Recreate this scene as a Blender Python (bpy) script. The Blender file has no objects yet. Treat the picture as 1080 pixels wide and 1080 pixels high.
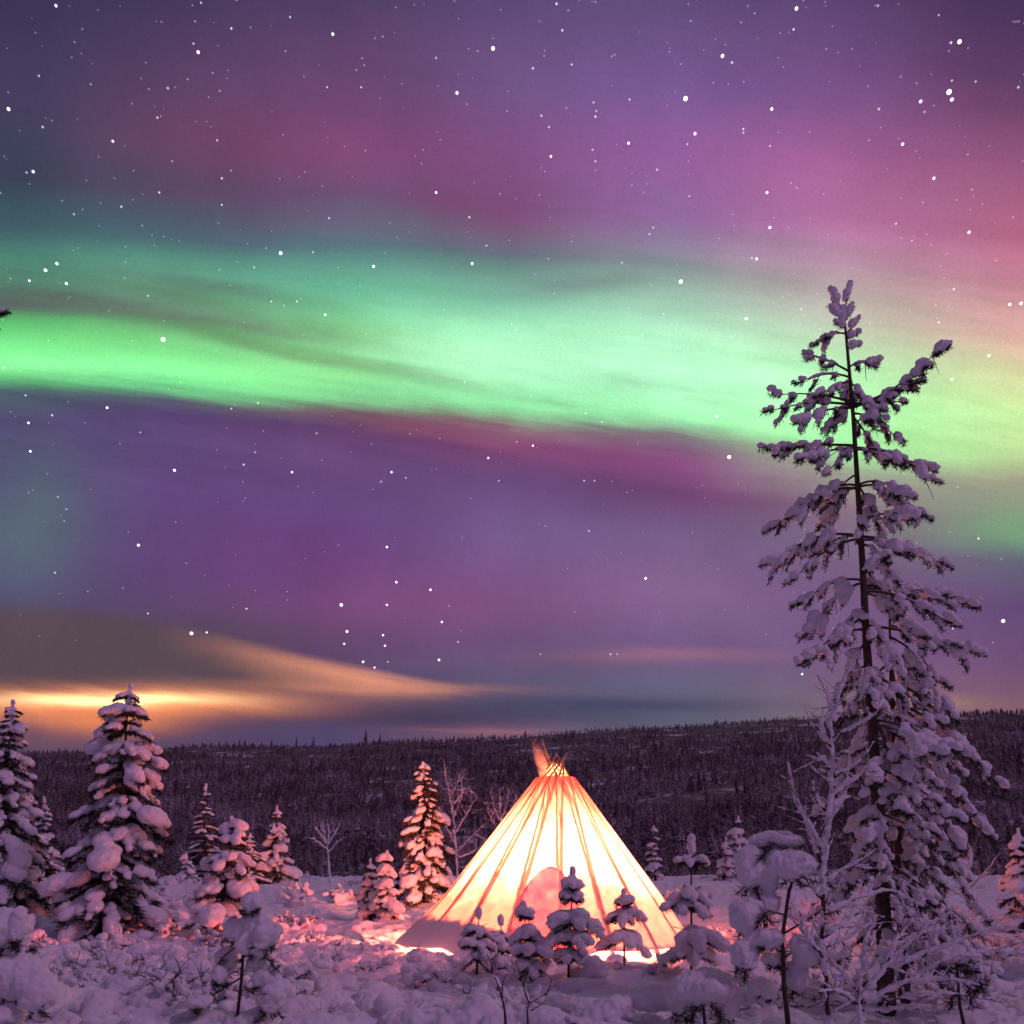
import bpy, math, random
import numpy as np
from mathutils import Vector

rng = np.random.default_rng(7)
random.seed(7)
PI = math.pi
SC = bpy.context.scene
COL = SC.collection

# ------------------------------------------------------------------ camera
F_PX = 900.0                       # focal length in pixels of a 1080 frame
PITCH = math.radians(10.5)
PY0 = 753.0                        # row of the optical axis in the photograph
EYE = np.array([0.0, 0.0, 1.7])
cam_d = bpy.data.cameras.new('camera')
cam = bpy.data.objects.new('camera', cam_d)
COL.objects.link(cam)
cam.location = EYE
cam.rotation_euler = (PI / 2 + PITCH, 0, 0)
cam_d.sensor_width = 36
cam_d.lens = 36 * F_PX / 1080
cam_d.shift_y = (PY0 - 540) / 1080
cam_d.clip_end = 30000
cam_d.clip_start = 0.05
SC.camera = cam
CS, SN = math.cos(PITCH), math.sin(PITCH)


def at(px, py, Y):
    """point at depth Y along world +Y that a pixel of the photograph looks at"""
    sx = (px - 540) / F_PX
    sy = (PY0 - py) / F_PX
    dy = CS - sy * SN
    dz = SN + sy * CS
    return np.array([sx / dy * Y, Y, EYE[2] + dz / dy * Y])


def vrow(py):
    sy = (PY0 - py) / F_PX
    return (SN + sy * CS) / (CS - sy * SN)


def ucol(px, py=600):
    sy = (PY0 - py) / F_PX
    return (px - 540) / F_PX / (CS - sy * SN)


# ------------------------------------------------------------------ node helpers
def lin(c):
    return tuple(((v / 255) / 12.92 if v / 255 <= 0.04045 else ((v / 255 + 0.055) / 1.055) ** 2.4) for v in c)


class NT:
    def __init__(self, tree):
        self.t = tree
        self.n = tree.nodes
        self.l = tree.links

    def node(self, typ, **kw):
        n = self.n.new(typ)
        for k, v in kw.items():
            setattr(n, k, v)
        return n

    def put(self, sock, v):
        if hasattr(v, 'is_output') or isinstance(v, bpy.types.NodeSocket):
            self.l.new(v, sock)
        else:
            sock.default_value = v

    def math(self, op, a, b=None, c=None, clamp=False):
        n = self.node('ShaderNodeMath', operation=op, use_clamp=clamp)
        self.put(n.inputs[0], a)
        if b is not None:
            self.put(n.inputs[1], b)
        if c is not None:
            self.put(n.inputs[2], c)
        return n.outputs[0]

    def smooth(self, x, a, b, lo=0.0, hi=1.0):
        n = self.node('ShaderNodeMapRange', interpolation_type='SMOOTHSTEP')
        self.put(n.inputs['Value'], x)
        n.inputs['From Min'].default_value = a
        n.inputs['From Max'].default_value = b
        n.inputs['To Min'].default_value = lo
        n.inputs['To Max'].default_value = hi
        return n.outputs[0]

    def lerp(self, x, a, b, lo=0.0, hi=1.0):
        n = self.node('ShaderNodeMapRange')
        self.put(n.inputs['Value'], x)
        n.inputs['From Min'].default_value = a
        n.inputs['From Max'].default_value = b
        n.inputs['To Min'].default_value = lo
        n.inputs['To Max'].default_value = hi
        return n.outputs[0]

    def mix(self, f, a, b, mode='MIX'):
        n = self.node('ShaderNodeMix', data_type='RGBA', blend_type=mode)
        self.put(n.inputs[0], f)
        for i, v in ((6, a), (7, b)):
            if isinstance(v, tuple):
                v = (*v[:3], 1)
            self.put(n.inputs[i], v)
        return n.outputs[2]

    def noise(self, vec, scale, detail=4, rough=0.55, dist=0.0):
        n = self.node('ShaderNodeTexNoise')
        if vec is not None:
            self.l.new(vec, n.inputs['Vector'])
        n.inputs['Scale'].default_value = scale
        n.inputs['Detail'].default_value = detail
        n.inputs['Roughness'].default_value = rough
        n.inputs['Distortion'].default_value = dist
        return n.outputs[0]

    def comb(self, x, y, z=0.0):
        n = self.node('ShaderNodeCombineXYZ')
        self.put(n.inputs[0], x)
        self.put(n.inputs[1], y)
        self.put(n.inputs[2], z)
        return n.outputs[0]


# ------------------------------------------------------------------ sky
SKY_GAIN = 1.0
world = bpy.data.worlds.new('World')
SC.world = world
world.use_nodes = True
world.node_tree.nodes.clear()
try:
    world.cycles.sampling_method = 'MANUAL'
    world.cycles.sample_map_resolution = 512
except Exception:
    pass


def glow_group():
    g = bpy.data.node_groups.new('sky_glow', 'ShaderNodeTree')
    for nm in ('u', 'v', 'cu', 'cv', 'ru', 'rv', 'slope', 'amount'):
        g.interface.new_socket(nm, in_out='INPUT', socket_type='NodeSocketFloat')
    for nm in ('base', 'tint'):
        g.interface.new_socket(nm, in_out='INPUT', socket_type='NodeSocketColor')
    g.interface.new_socket('out', in_out='OUTPUT', socket_type='NodeSocketColor')
    k = NT(g)
    gi = k.node('NodeGroupInput')
    go = k.node('NodeGroupOutput')
    s = gi.outputs
    du = k.math('SUBTRACT', s['u'], s['cu'])
    dv = k.math('SUBTRACT', s['v'], s['cv'])
    dv = k.math('MULTIPLY_ADD', du, s['slope'], dv)
    a = k.math('DIVIDE', du, s['ru'])
    b = k.math('DIVIDE', dv, s['rv'])
    r2 = k.math('ADD', k.math('MULTIPLY', a, a), k.math('MULTIPLY', b, b))
    m = k.math('MULTIPLY', k.math('EXPONENT', k.math('MULTIPLY', r2, -1.0)), s['amount'])
    k.l.new(k.mix(m, s['base'], s['tint']), go.inputs[0])
    return g


SKY_COLS = {
    0: [(0, (54, 48, 82)), (100, (60, 56, 88)), (180, (54, 64, 88)), (230, (54, 88, 98)), (268, (64, 128, 110)), (300, (74, 122, 104)),
        (322, (84, 104, 98)), (345, (78, 196, 106)), (368, (106, 246, 134)), (388, (122, 255, 152)), (402, (84, 200, 120)), (420, (74, 104, 112)),
        (445, (76, 72, 114)), (500, (78, 80, 116)), (560, (74, 92, 112)), (620, (74, 76, 110)), (665, (72, 66, 92)), (720, (78, 68, 84)), (775, (84, 72, 98))],
    180: [(0, (64, 52, 88)), (100, (86, 60, 98)), (150, (98, 62, 100)), (200, (80, 66, 98)), (246, (66, 92, 108)), (282, (76, 146, 122)),
          (310, (88, 142, 112)), (342, (94, 136, 106)), (366, (110, 214, 126)), (392, (114, 252, 144)), (412, (96, 214, 132)), (430, (88, 98, 116)),
          (450, (86, 66, 120)), (520, (88, 64, 120)), (600, (86, 60, 112)), (650, (84, 64, 102)), (720, (84, 68, 92)), (775, (82, 66, 96))],
    360: [(0, (74, 58, 100)), (100, (102, 66, 112)), (170, (120, 66, 114)), (215, (102, 76, 116)), (258, (78, 112, 122)), (302, (90, 178, 144)),
          (328, (108, 206, 150)), (358, (124, 214, 138)), (388, (134, 240, 146)), (416, (112, 208, 134)), (437, (112, 96, 106)), (458, (98, 64, 114)),
          (540, (96, 66, 126)), (600, (104, 60, 122)), (655, (108, 66, 116)), (700, (84, 62, 102)), (775, (70, 62, 100))],
    540: [(0, (82, 66, 112)), (100, (102, 76, 128)), (160, (118, 72, 128)), (228, (114, 72, 118)), (272, (92, 108, 122)), (318, (112, 188, 158)),
          (346, (148, 238, 184)), (378, (162, 255, 194)), (404, (152, 255, 184)), (428, (122, 228, 152)), (445, (126, 96, 110)), (462, (116, 62, 106)),
          (500, (94, 66, 118)), (560, (104, 80, 132)), (620, (118, 80, 134)), (680, (100, 76, 120)), (720, (84, 80, 112)), (748, (78, 78, 108)), (770, (112, 84, 110))],
    720: [(0, (86, 70, 118)), (100, (112, 82, 144)), (170, (136, 86, 152)), (230, (132, 96, 152)), (280, (124, 142, 148)), (320, (152, 204, 178)),
          (360, (166, 248, 194)), (402, (166, 255, 198)), (436, (142, 240, 168)), (456, (122, 120, 126)), (480, (128, 72, 126)), (520, (104, 64, 114)),
          (560, (108, 86, 132)), (620, (122, 92, 138)), (680, (104, 82, 128)), (720, (92, 92, 122)), (765, (84, 92, 112))],
    900: [(0, (82, 60, 108)), (100, (112, 76, 134)), (180, (152, 88, 144)), (230, (166, 102, 152)), (280, (176, 142, 166)), (330, (180, 192, 172)),
          (380, (166, 236, 172)), (430, (160, 255, 168)), (462, (150, 238, 152)), (490, (148, 164, 142)), (530, (130, 112, 128)), (570, (116, 102, 128)),
          (620, (106, 82, 122)), (680, (106, 78, 122)), (720, (110, 86, 118)), (755, (120, 100, 108))],
    1080: [(0, (66, 46, 88)), (80, (88, 56, 98)), (180, (136, 78, 122)), (250, (164, 98, 132)), (300, (186, 128, 146)), (350, (204, 166, 152)),
           (400, (198, 212, 152)), (440, (188, 238, 152)), (475, (176, 218, 142)), (510, (148, 152, 128)), (545, (122, 152, 122)), (570, (102, 150, 114)),
           (592, (86, 92, 112)), (640, (86, 62, 112)), (700, (102, 72, 112)), (745, (122, 86, 104))],
}
EDGE = {0: 412, 180: 424, 360: 436, 540: 444, 720: 456, 900: 480, 1080: 500}
_eu = np.array([ucol(p, EDGE[p]) for p in EDGE])
_ev = np.array([vrow(EDGE[p]) for p in EDGE])
E2, E1, E0 = np.polyfit(_eu, _ev, 2)


def build_sky():
    k = NT(world.node_tree)
    tc = k.node('ShaderNodeTexCoord')
    sep = k.node('ShaderNodeSeparateXYZ')
    k.l.new(tc.outputs['Generated'], sep.inputs[0])
    dx, dy, dz = sep.outputs
    ay = k.math('MAXIMUM', k.math('ABSOLUTE', dy), 0.12)
    u = k.math('DIVIDE', dx, ay)
    v = k.math('DIVIDE', dz, ay)
    # drifting cloud structure: noise stretched along the horizon and tilted with the band
    tilt = k.math('MULTIPLY_ADD', u, 0.16, v)
    wv = k.comb(k.math('MULTIPLY', u, 1.6), k.math('MULTIPLY', tilt, 9.0), 0.3)
    w1 = k.noise(wv, 1.0, 5, 0.55, 0.6)
    wv2 = k.comb(k.math('MULTIPLY', u, 3.0), k.math('MULTIPLY', tilt, 26.0), 4.3)
    w2 = k.noise(wv2, 1.0, 4, 0.6, 0.3)
    wv3 = k.comb(k.math('MULTIPLY', u, 2.2), k.math('MULTIPLY', v, 2.4), 7.7)
    w3 = k.noise(wv3, 1.0, 3, 0.5, 0.4)
    c1 = k.math('SUBTRACT', w1, 0.5)
    c2 = k.math('SUBTRACT', w2, 0.5)
    c3 = k.math('SUBTRACT', w3, 0.5)
    edge = k.math('MULTIPLY_ADD', k.math('MULTIPLY_ADD', u, float(E2), float(E1)), u, float(E0))
    edge = k.math('MAXIMUM', edge, 0.2)
    s = k.math('SUBTRACT', v, edge)
    warp = k.math('ADD', k.math('MULTIPLY', c1, 0.055), k.math('ADD', k.math('MULTIPLY', c2, 0.034), k.math('MULTIPLY', c3, 0.05)))
    warp = k.math('MULTIPLY', warp, k.smooth(v, 0.12, 0.5))
    s = k.math('ADD', s, warp)
    S0, S1 = -0.75, 0.85
    t = k.lerp(s, S0, S1)
    col = None
    keys = sorted(SKY_COLS)
    for i, px in enumerate(keys):
        ramp = k.node('ShaderNodeValToRGB')
        ramp.color_ramp.interpolation = 'LINEAR'
        els = ramp.color_ramp.elements
        pts = []
        for py, c in SKY_COLS[px]:
            uu = ucol(px, py)
            e = max(0.2, (E2 * uu + E1) * uu + E0)
            pts.append(((vrow(py) - e - S0) / (S1 - S0), lin(c)))
        pts.sort()
        while len(els) < len(pts):
            els.new(0.5)
        for el, (p, c) in zip(els, pts):
            el.position = min(1, max(0, p))
        for el, (p, c) in zip(els, pts):
            el.color = (*c, 1)
        k.l.new(t, ramp.inputs[0])
        if col is None:
            col = ramp.outputs[0]
        else:
            a, b = ucol(keys[i - 1], 450), ucol(px, 450)
            col = k.mix(k.lerp(u, a, b), col, ramp.outputs[0])
    G = glow_group()
    # u, v shaken a little so that no cloud has a clean outline
    uw = k.math('MULTIPLY_ADD', c3, 0.10, u)
    vw = k.math('ADD', v, k.math('ADD', k.math('MULTIPLY', c2, 0.022), k.math('MULTIPLY', c1, 0.026)))

    def glow(px, py, rx, ry, c, amt, slope=0.0, gain=1.0):
        nonlocal col
        n = k.node('ShaderNodeGroup', node_tree=G)
        k.l.new(uw, n.inputs['u'])
        k.l.new(vw, n.inputs['v'])
        n.inputs['cu'].default_value = ucol(px, py)
        n.inputs['cv'].default_value = vrow(py)
        n.inputs['ru'].default_value = rx / F_PX
        n.inputs['rv'].default_value = abs(vrow(py - ry) - vrow(py))
        n.inputs['slope'].default_value = slope
        n.inputs['amount'].default_value = amt
        k.l.new(col, n.inputs['base'])
        n.inputs['tint'].default_value = (*[x * gain for x in lin(c)], 1)
        col = n.outputs[0]

    # veils of cloud crossing the aurora
    glow(70, 322, 170, 13, (82, 96, 94), 0.75, 0.10)
    glow(250, 345, 160, 11, (98, 132, 104), 0.6, 0.16)
    glow(300, 372, 170, 7, (92, 138, 92), 0.65, 0.22)
    glow(420, 392, 120, 6, (116, 170, 112), 0.55, 0.20)
    glow(215, 300, 130, 10, (84, 112, 104), 0.5, 0.2)
    glow(500, 385, 110, 22, (174, 255, 206), 0.6, 0.12)
    glow(700, 385, 140, 26, (176, 255, 206), 0.5, 0.1)
    glow(90, 388, 120, 12, (128, 255, 158), 0.6, 0.07)
    glow(610, 300, 90, 12, (110, 120, 130), 0.45, -0.1)
    # crimson fringe under the band
    glow(460, 452, 110, 9, (130, 66, 96), 0.55, 0.10)
    glow(610, 478, 120, 15, (126, 66, 116), 0.45, 0.16)
    glow(740, 522, 110, 18, (106, 62, 106), 0.45, 0.12)
    glow(230, 150, 150, 50, (104, 58, 92), 0.18, 0.25)
    glow(480, 220, 90, 30, (118, 58, 100), 0.2, 0.25)
    glow(1095, 250, 50, 45, (206, 84, 112), 0.2)
    glow(35, 545, 45, 70, (76, 108, 112), 0.55)
    glow(1062, 556, 40, 18, (104, 160, 112), 0.45)
    glow(480, 640, 130, 26, (124, 72, 122), 0.5, 0.05)
    glow(300, 560, 150, 40, (94, 56, 116), 0.4)
    # grey brown cloud over the horizon and its lit underside
    glow(20, 690, 260, 30, (76, 66, 76), 0.9)
    glow(-30, 668, 300, 16, (78, 70, 84), 0.7)
    # the long wedge of low cloud: a firm upper edge falling to the right, lit peach towards its tip
    ex = np.array([-60, 60, 150, 230, 300, 400, 480, 540])
    ey = np.array([640, 645, 652, 668, 687, 709, 722, 732])
    q3, q2, q1, q0 = np.polyfit([ucol(a, b) for a, b in zip(ex, ey)], [vrow(b) for b in ey], 3)
    vb = k.math('MULTIPLY_ADD', k.math('MULTIPLY_ADD', k.math('MULTIPLY_ADD', u, float(q3), float(q2)), u, float(q1)), u, float(q0))
    below = k.math('SUBTRACT', vb, vw)
    mk = k.math('MULTIPLY', k.smooth(k.math('ADD', below, k.math('MULTIPLY', c1, 0.03)), -0.006, 0.016), k.smooth(vw, vrow(742), vrow(716)))
    mk = k.math('MULTIPLY', mk, k.smooth(u, ucol(540, 730), ucol(440, 720)))
    lit = k.math('MULTIPLY', k.smooth(u, ucol(150, 680), ucol(400, 700)), k.smooth(k.math('ADD', below, k.math('MULTIPLY', c2, 0.05)), 0.055, 0.006))
    ccol = k.mix(lit, lin((82, 70, 78)), lin((232, 152, 106)))
    col = k.mix(k.math('MULTIPLY', mk, 0.80), col, ccol)
    glow(390, 724, 130, 5, (200, 132, 100), 0.6, 0.03)
    glow(300, 733, 160, 8, (140, 96, 92), 0.5)
    glow(380, 752, 270, 15, (60, 54, 84), 0.95)
    glow(640, 746, 140, 8, (62, 66, 96), 0.9)
    glow(700, 694, 110, 7, (150, 104, 124), 0.65)
    glow(560, 700, 150, 8, (96, 78, 112), 0.5)
    glow(510, 769, 60, 4, (132, 92, 108), 0.8)
    glow(110, 742, 165, 15, (255, 152, 70), 0.97, 0, 1.15)
    glow(95, 760, 85, 15, (222, 124, 62), 0.9)
    glow(20, 775, 60, 14, (90, 68, 92), 0.55)
    glow(108, 738, 100, 6, (255, 226, 150), 1.0, 0, 1.7)
    glow(985, 742, 60, 8, (158, 124, 98), 0.6)
    grain = k.noise(tc.outputs['Generated'], 420.0, 2, 0.8)
    gq = k.lerp(grain, 0.2, 0.8, 0.90, 1.10)
    col = k.mix(1.0, col, k.comb(gq, gq, gq), 'MULTIPLY')
    # fine unevenness of the air
    fine = k.noise(tc.outputs['Generated'], 7.0, 6, 0.6)
    col = k.mix(1.0, col, k.comb(*[k.lerp(fine, 0.25, 0.75, 0.88, 1.12)] * 3), 'MULTIPLY')
    wisp = k.math('MULTIPLY', k.smooth(v, 0.42, 0.55), k.smooth(v, 0.95, 0.75))
    wf = k.lerp(k.math('ADD', w2, k.math('MULTIPLY', c1, 0.6)), 0.25, 0.75, 0.80, 1.16)
    col = k.mix(wisp, col, k.mix(1.0, col, k.comb(wf, wf, wf), 'MULTIPLY'))
    hs = k.node('ShaderNodeHueSaturation')
    hs.inputs['Saturation'].default_value = 0.93
    hs.inputs['Value'].default_value = 1.10
    k.l.new(col, hs.inputs['Color'])
    col = k.mix(1.0, hs.outputs[0], (1.085, 0.975, 0.995), 'MULTIPLY')
    # unseen sky behind the viewer, tinted violet to fill the snow; dark below horizon
    col = k.mix(k.smooth(dy, 0.12, -0.25), col, (0.10, 0.052, 0.14))
    col = k.mix(k.smooth(dz, 0.0, -0.08), col, (0.03, 0.02, 0.04))
    bg = k.node('ShaderNodeBackground')
    k.l.new(col, bg.inputs[0])
    bg.inputs[1].default_value = SKY_GAIN
    out = k.node('ShaderNodeOutputWorld')
    k.l.new(bg.outputs[0], out.inputs[0])


build_sky()

# soft moonlit cloud glow from behind the viewer
sun_d = bpy.data.lights.new('moon', 'SUN')
sun_d.energy = 0.5
sun_d.angle = math.radians(8)
sun_d.color = (1.0, 0.52, 0.98)
sun = bpy.data.objects.new('moon', sun_d)
COL.objects.link(sun)
_dir = Vector((0.70, -0.48, 0.80))
sun.rotation_euler = _dir.to_track_quat('Z', 'Y').to_euler()

SC.view_settings.view_transform = 'Standard'
SC.view_settings.look = 'None'
SC.view_settings.exposure = 0
SC.view_settings.gamma = 1
SC.render.engine = 'CYCLES'
SC.cycles.use_denoising = True
SC.cycles.max_bounces = 8
SC.cycles.diffuse_bounces = 4
SC.cycles.transmission_bounces = 6
SC.cycles.volume_bounces = 1
SC.cycles.sample_clamp_indirect = 8
SC.cycles.caustics_reflective = False
SC.cycles.caustics_refractive = False

# ------------------------------------------------------------------ noise in numpy
_perm = np.random.default_rng(3).permutation(256)
_perm = np.concatenate([_perm, _perm, _perm])
_grad = np.random.default_rng(5).normal(size=(256, 3))
_grad /= np.linalg.norm(_grad, axis=1)[:, None]


def pnoise(x, y, z=0.0):
    x, y, z = np.broadcast_arrays(np.asarray(x, float), np.asarray(y, float), np.asarray(z, float))
    xi, yi, zi = np.floor(x).astype(int), np.floor(y).astype(int), np.floor(z).astype(int)
    xf, yf, zf = x - xi, y - yi, z - zi
    fu, fv, fw = [f * f * f * (f * (f * 6 - 15) + 10) for f in (xf, yf, zf)]
    out = 0
    for i in (0, 1):
        for j in (0, 1):
            for k in (0, 1):
                h = _perm[_perm[_perm[(xi + i) & 255] + ((yi + j) & 255)] + ((zi + k) & 255)]
                g = _grad[h]
                d = g[..., 0] * (xf - i) + g[..., 1] * (yf - j) + g[..., 2] * (zf - k)
                w = (fu if i else 1 - fu) * (fv if j else 1 - fv) * (fw if k else 1 - fw)
                out = out + w * d
    return out


def sstep(a, b, x):
    t = np.clip((x - a) / (b - a), 0, 1)
    return t * t * (3 - 2 * t)


# ------------------------------------------------------------------ ground height
TIPI = np.array([0.88, 20.0])
RIDGE_PX = np.array([-900, -300, 0, 60, 200, 330, 380, 500, 545, 600, 700, 800, 860, 1000, 1080, 1400, 2200])
RIDGE_PY = np.array([802, 798, 793, 790, 785, 783, 780, 776, 775, 769, 763, 757, 753, 750, 748, 742, 738])
RIDGE_U = np.array([ucol(p, q) for p, q in zip(RIDGE_PX, RIDGE_PY)])
RIDGE_V = np.array([vrow(q) for q in RIDGE_PY])
YR = 800.0


def gz(x, y, detail=True):
    x = np.asarray(x, float)
    y = np.asarray(y, float)
    r = np.hypot(x, y)
    yy = np.where(y > 0, r * np.clip(y / np.maximum(r, 1e-6), 0.35, 1), -r)
    z = 0.95 * sstep(20, 35, yy) + 0.35 * sstep(30, 46, yy) - 15 * sstep(48, 120, yy)
    u = x / np.maximum(np.abs(y), 1e-3)
    rv = np.interp(u, RIDGE_U, RIDGE_V)
    ztop = 1.7 + rv * YR - 4.0
    t = np.clip((yy - 125) / (YR - 125), 0, 1.0)
    z = z + (ztop + 13.70) * t ** 1.12 * np.where(y > 0, 1, 0)
    z = z + np.where(y > 0, 4.5 * sstep(120, 300, yy) * pnoise(x / 95, y / 95, 1.5), 0)
    if detail:
        fade = 1 - sstep(60, 120, yy)
        flat = sstep(2.6, 4.6, np.hypot(x - TIPI[0], y - TIPI[1]))
        n = 0.30 * pnoise(x / 3.6, y / 3.6, 9.1)
        m = pnoise(x / 1.1, y / 0.95, 2.2)
        n = n + 0.26 * (0.5 - np.abs(m)) - 0.07
        n = n + 0.20 * (0.35 - np.abs(pnoise(x / 0.46, y / 0.42, 5.2)))
        n = n + 0.085 * (0.3 - np.abs(pnoise(x / 0.19, y / 0.18, 8.8))) + 0.012 * pnoise(x / 0.07, y / 0.07, 3.8)
        lump = np.clip(pnoise(x / 0.62 + 7, y / 0.6, 3.3) * 2.1 - 0.25, 0, 1) ** 0.6
        n = n + 0.16 * lump * sstep(-0.2, 0.3, pnoise(x / 5, y / 5, 12.0) + 0.15)
        z = z + n * fade * (0.12 + 0.88 * flat)
    return z


def ground_pt(px, py, Y):
    p = at(px, py, Y)
    p[2] = float(gz(p[0], p[1]))
    return p


# ------------------------------------------------------------------ mesh builder
def ico(sub):
    import bmesh
    bm = bmesh.new()
    bmesh.ops.create_icosphere(bm, subdivisions=sub, radius=1)
    v = np.array([x.co[:] for x in bm.verts])
    f = np.array([[q.index for q in x.verts] for x in bm.faces])
    bm.free()
    return v, f


ICO1, ICO2 = ico(1), ico(2)


class MB:
    def __init__(self):
        self.v, self.f, self.n = [], [], 0
        self.a = []

    def add(self, v, f, tint=0.5):
        v = np.asarray(v, float)
        f = np.asarray(f, int)
        if f.shape[1] == 3:
            f = np.concatenate([f, np.full((len(f), 1), -1)], 1)
            f[:, :3] += self.n
        else:
            f = f + self.n
        self.v.append(v)
        self.f.append(f)
        self.a.append(np.full(len(v), tint) if np.isscalar(tint) else tint)
        self.n += len(v)

    def tube(self, pts, rad, sides=6, cap=True):
        p = np.asarray(pts, float)
        n = len(p)
        r = np.broadcast_to(np.asarray(rad, float), (n,))
        d = np.gradient(p, axis=0)
        d /= np.linalg.norm(d, axis=1)[:, None] + 1e-9
        ref = np.array([0.13, 0.97, 0.2]) if abs(d[:, 1]).mean() < 0.8 else np.array([0.97, 0.1, 0.2])
        s = np.cross(d, ref)
        s /= np.linalg.norm(s, axis=1)[:, None] + 1e-9
        t = np.cross(d, s)
        a = np.arange(sides) * 2 * PI / sides
        ring = p[:, None, :] + r[:, None, None] * (np.cos(a)[None, :, None] * s[:, None, :] + np.sin(a)[None, :, None] * t[:, None, :])
        v = ring.reshape(-1, 3)
        i = np.arange(n - 1)[:, None] * sides
        j = np.arange(sides)[None, :]
        jn = (j + 1) % sides
        f = np.stack([i + j, i + jn, i + sides + jn, i + sides + j], -1).reshape(-1, 4)
        if cap:
            v = np.concatenate([v, p[:1], p[-1:]])
            c0, c1 = n * sides, n * sides + 1
            k = np.arange(sides)
            kn = (k + 1) % sides
            base = (n - 1) * sides
            g = np.concatenate([np.stack([np.full(sides, c0), kn, k], 1), np.stack([np.full(sides, c1), base + k, base + kn], 1)])
            g = np.concatenate([g, np.full((len(g), 1), -1)], 1)
            f = np.concatenate([f, g])
        f = np.where(f >= 0, f + self.n, -1)
        self.v.append(v)
        self.f.append(f)
        self.a.append(np.full(len(v), 0.5))
        self.n += len(v)

    def blob(self, c, axis, l, w, h, tpl=ICO1):
        """ellipsoid: half length l along axis, half width w sideways, half height h"""
        ax = np.asarray(axis, float)
        ax = ax / (np.linalg.norm(ax) + 1e-9)
        up = np.array([0, 0, 1.0]) if abs(ax[2]) < 0.95 else np.array([0, 1.0, 0])
        sd = np.cross(ax, up)
        sd /= np.linalg.norm(sd)
        up = np.cross(sd, ax)
        M = np.stack([ax * l, sd * w, up * h])
        self.add(tpl[0] @ M + np.asarray(c, float), tpl[1])

    def blades(self, base, d, length, width):
        """thin needle blades, one narrow quad each"""
        base = np.asarray(base, float)
        d = np.asarray(d, float)
        n = len(base)
        if n == 0:
            return
        d = d / (np.linalg.norm(d, axis=1)[:, None] + 1e-9)
        ref = rng.normal(size=(n, 3))
        s = np.cross(d, ref)
        s /= np.linalg.norm(s, axis=1)[:, None] + 1e-9
        L = np.broadcast_to(np.asarray(length, float), (n,))[:, None]
        w = np.broadcast_to(np.asarray(width, float), (n,))[:, None]
        v = np.stack([base - s * w * .5, base + s * w * .5, base + d * L * .6 + s * w * .6, base + d * L, base + d * L * .6 - s * w * .6], 1).reshape(-1, 3)
        k = np.arange(n)[:, None] * 5
        f = np.concatenate([k + np.array([[0, 1, 2, 4]]), np.concatenate([k + np.array([[4, 2, 3]]), np.full((n, 1), -1) - self.n], 1)])
        self.v.append(v)
        ff = f + self.n
        self.f.append(np.where(ff < self.n, -1, ff))
        self.a.append(np.full(len(v), 0.5))
        self.n += len(v)

    def mesh(self, name, loc=(0, 0, 0), tint=False):
        me = bpy.data.meshes.new(name)
        if not self.v:
            return me
        v = np.concatenate(self.v) - np.asarray(loc, float)
        f = np.concatenate(self.f)
        q = f[:, 3] >= 0
        cnt = np.where(q, 4, 3)
        flat = f[f >= 0]
        me.vertices.add(len(v))
        me.vertices.foreach_set('co', v.astype(np.float32).ravel())
        me.loops.add(len(flat))
        me.loops.foreach_set('vertex_index', flat.astype(np.int32))
        me.polygons.add(len(f))
        start = np.concatenate([[0], np.cumsum(cnt)[:-1]])
        me.polygons.foreach_set('loop_start', start.astype(np.int32))
        me.polygons.foreach_set('loop_total', cnt.astype(np.int32))
        if tint:
            at_ = me.attributes.new('tint', 'FLOAT', 'POINT')
            at_.data.foreach_set('value', np.concatenate(self.a).astype(np.float32))
        me.update(calc_edges=True)
        me.validate()
        return me


def puff(mb, voxel, name, loc=(0, 0, 0), amp=0.02, scale=5.0, smooth=3):
    """melt a heap of ellipsoids into one continuous lumpy snow surface"""
    me = mb.mesh(name, loc)
    ob = bpy.data.objects.new('tmp', me)
    COL.objects.link(ob)
    m = ob.modifiers.new('r', 'REMESH')
    m.mode = 'VOXEL'
    m.voxel_size = voxel
    m2 = ob.modifiers.new('s', 'SMOOTH')
    m2.factor = 0.5
    m2.iterations = smooth
    dg = bpy.context.evaluated_depsgraph_get()
    out = bpy.data.meshes.new_from_object(ob.evaluated_get(dg))
    out.name = name
    bpy.data.objects.remove(ob)
    bpy.data.meshes.remove(me)
    n = len(out.vertices)
    co = np.empty(n * 3, np.float32)
    no = np.empty(n * 3, np.float32)
    out.vertices.foreach_get('co', co)
    out.vertices.foreach_get('normal', no)
    co = co.reshape(-1, 3).astype(float)
    no = no.reshape(-1, 3)
    w = co + np.asarray(loc, float)
    d = amp * (pnoise(w[:, 0] * scale, w[:, 1] * scale, w[:, 2] * scale) + 0.7 * pnoise(w[:, 0] * scale * 2.7, w[:, 1] * scale * 2.7, w[:, 2] * scale * 2.7) +
               0.35 * pnoise(w[:, 0] * scale * 4.6, w[:, 1] * scale * 4.6, w[:, 2] * scale * 4.6))
    co = co + no * d[:, None]
    out.vertices.foreach_set('co', co.astype(np.float32).ravel())
    out.update()
    return out


def link(name, me, mat, parent=None, smooth=True, loc=(0, 0, 0)):
    o = bpy.data.objects.new(name, me)
    COL.objects.link(o)
    if mat and not me.materials:
        me.materials.append(mat)
    if smooth and len(me.polygons):
        me.polygons.foreach_set('use_smooth', np.ones(len(me.polygons), bool))
    if parent is not None:
        o.parent = parent
    else:
        o.location = loc
    return o


def thing(name, label, cat, loc, group=None):
    o = bpy.data.objects.new(name, None)
    o.empty_display_size = 0.2
    COL.objects.link(o)
    o.location = [float(q) for q in loc]
    o['label'] = label
    o['category'] = cat
    if group:
        o['group'] = group
    return o


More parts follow.
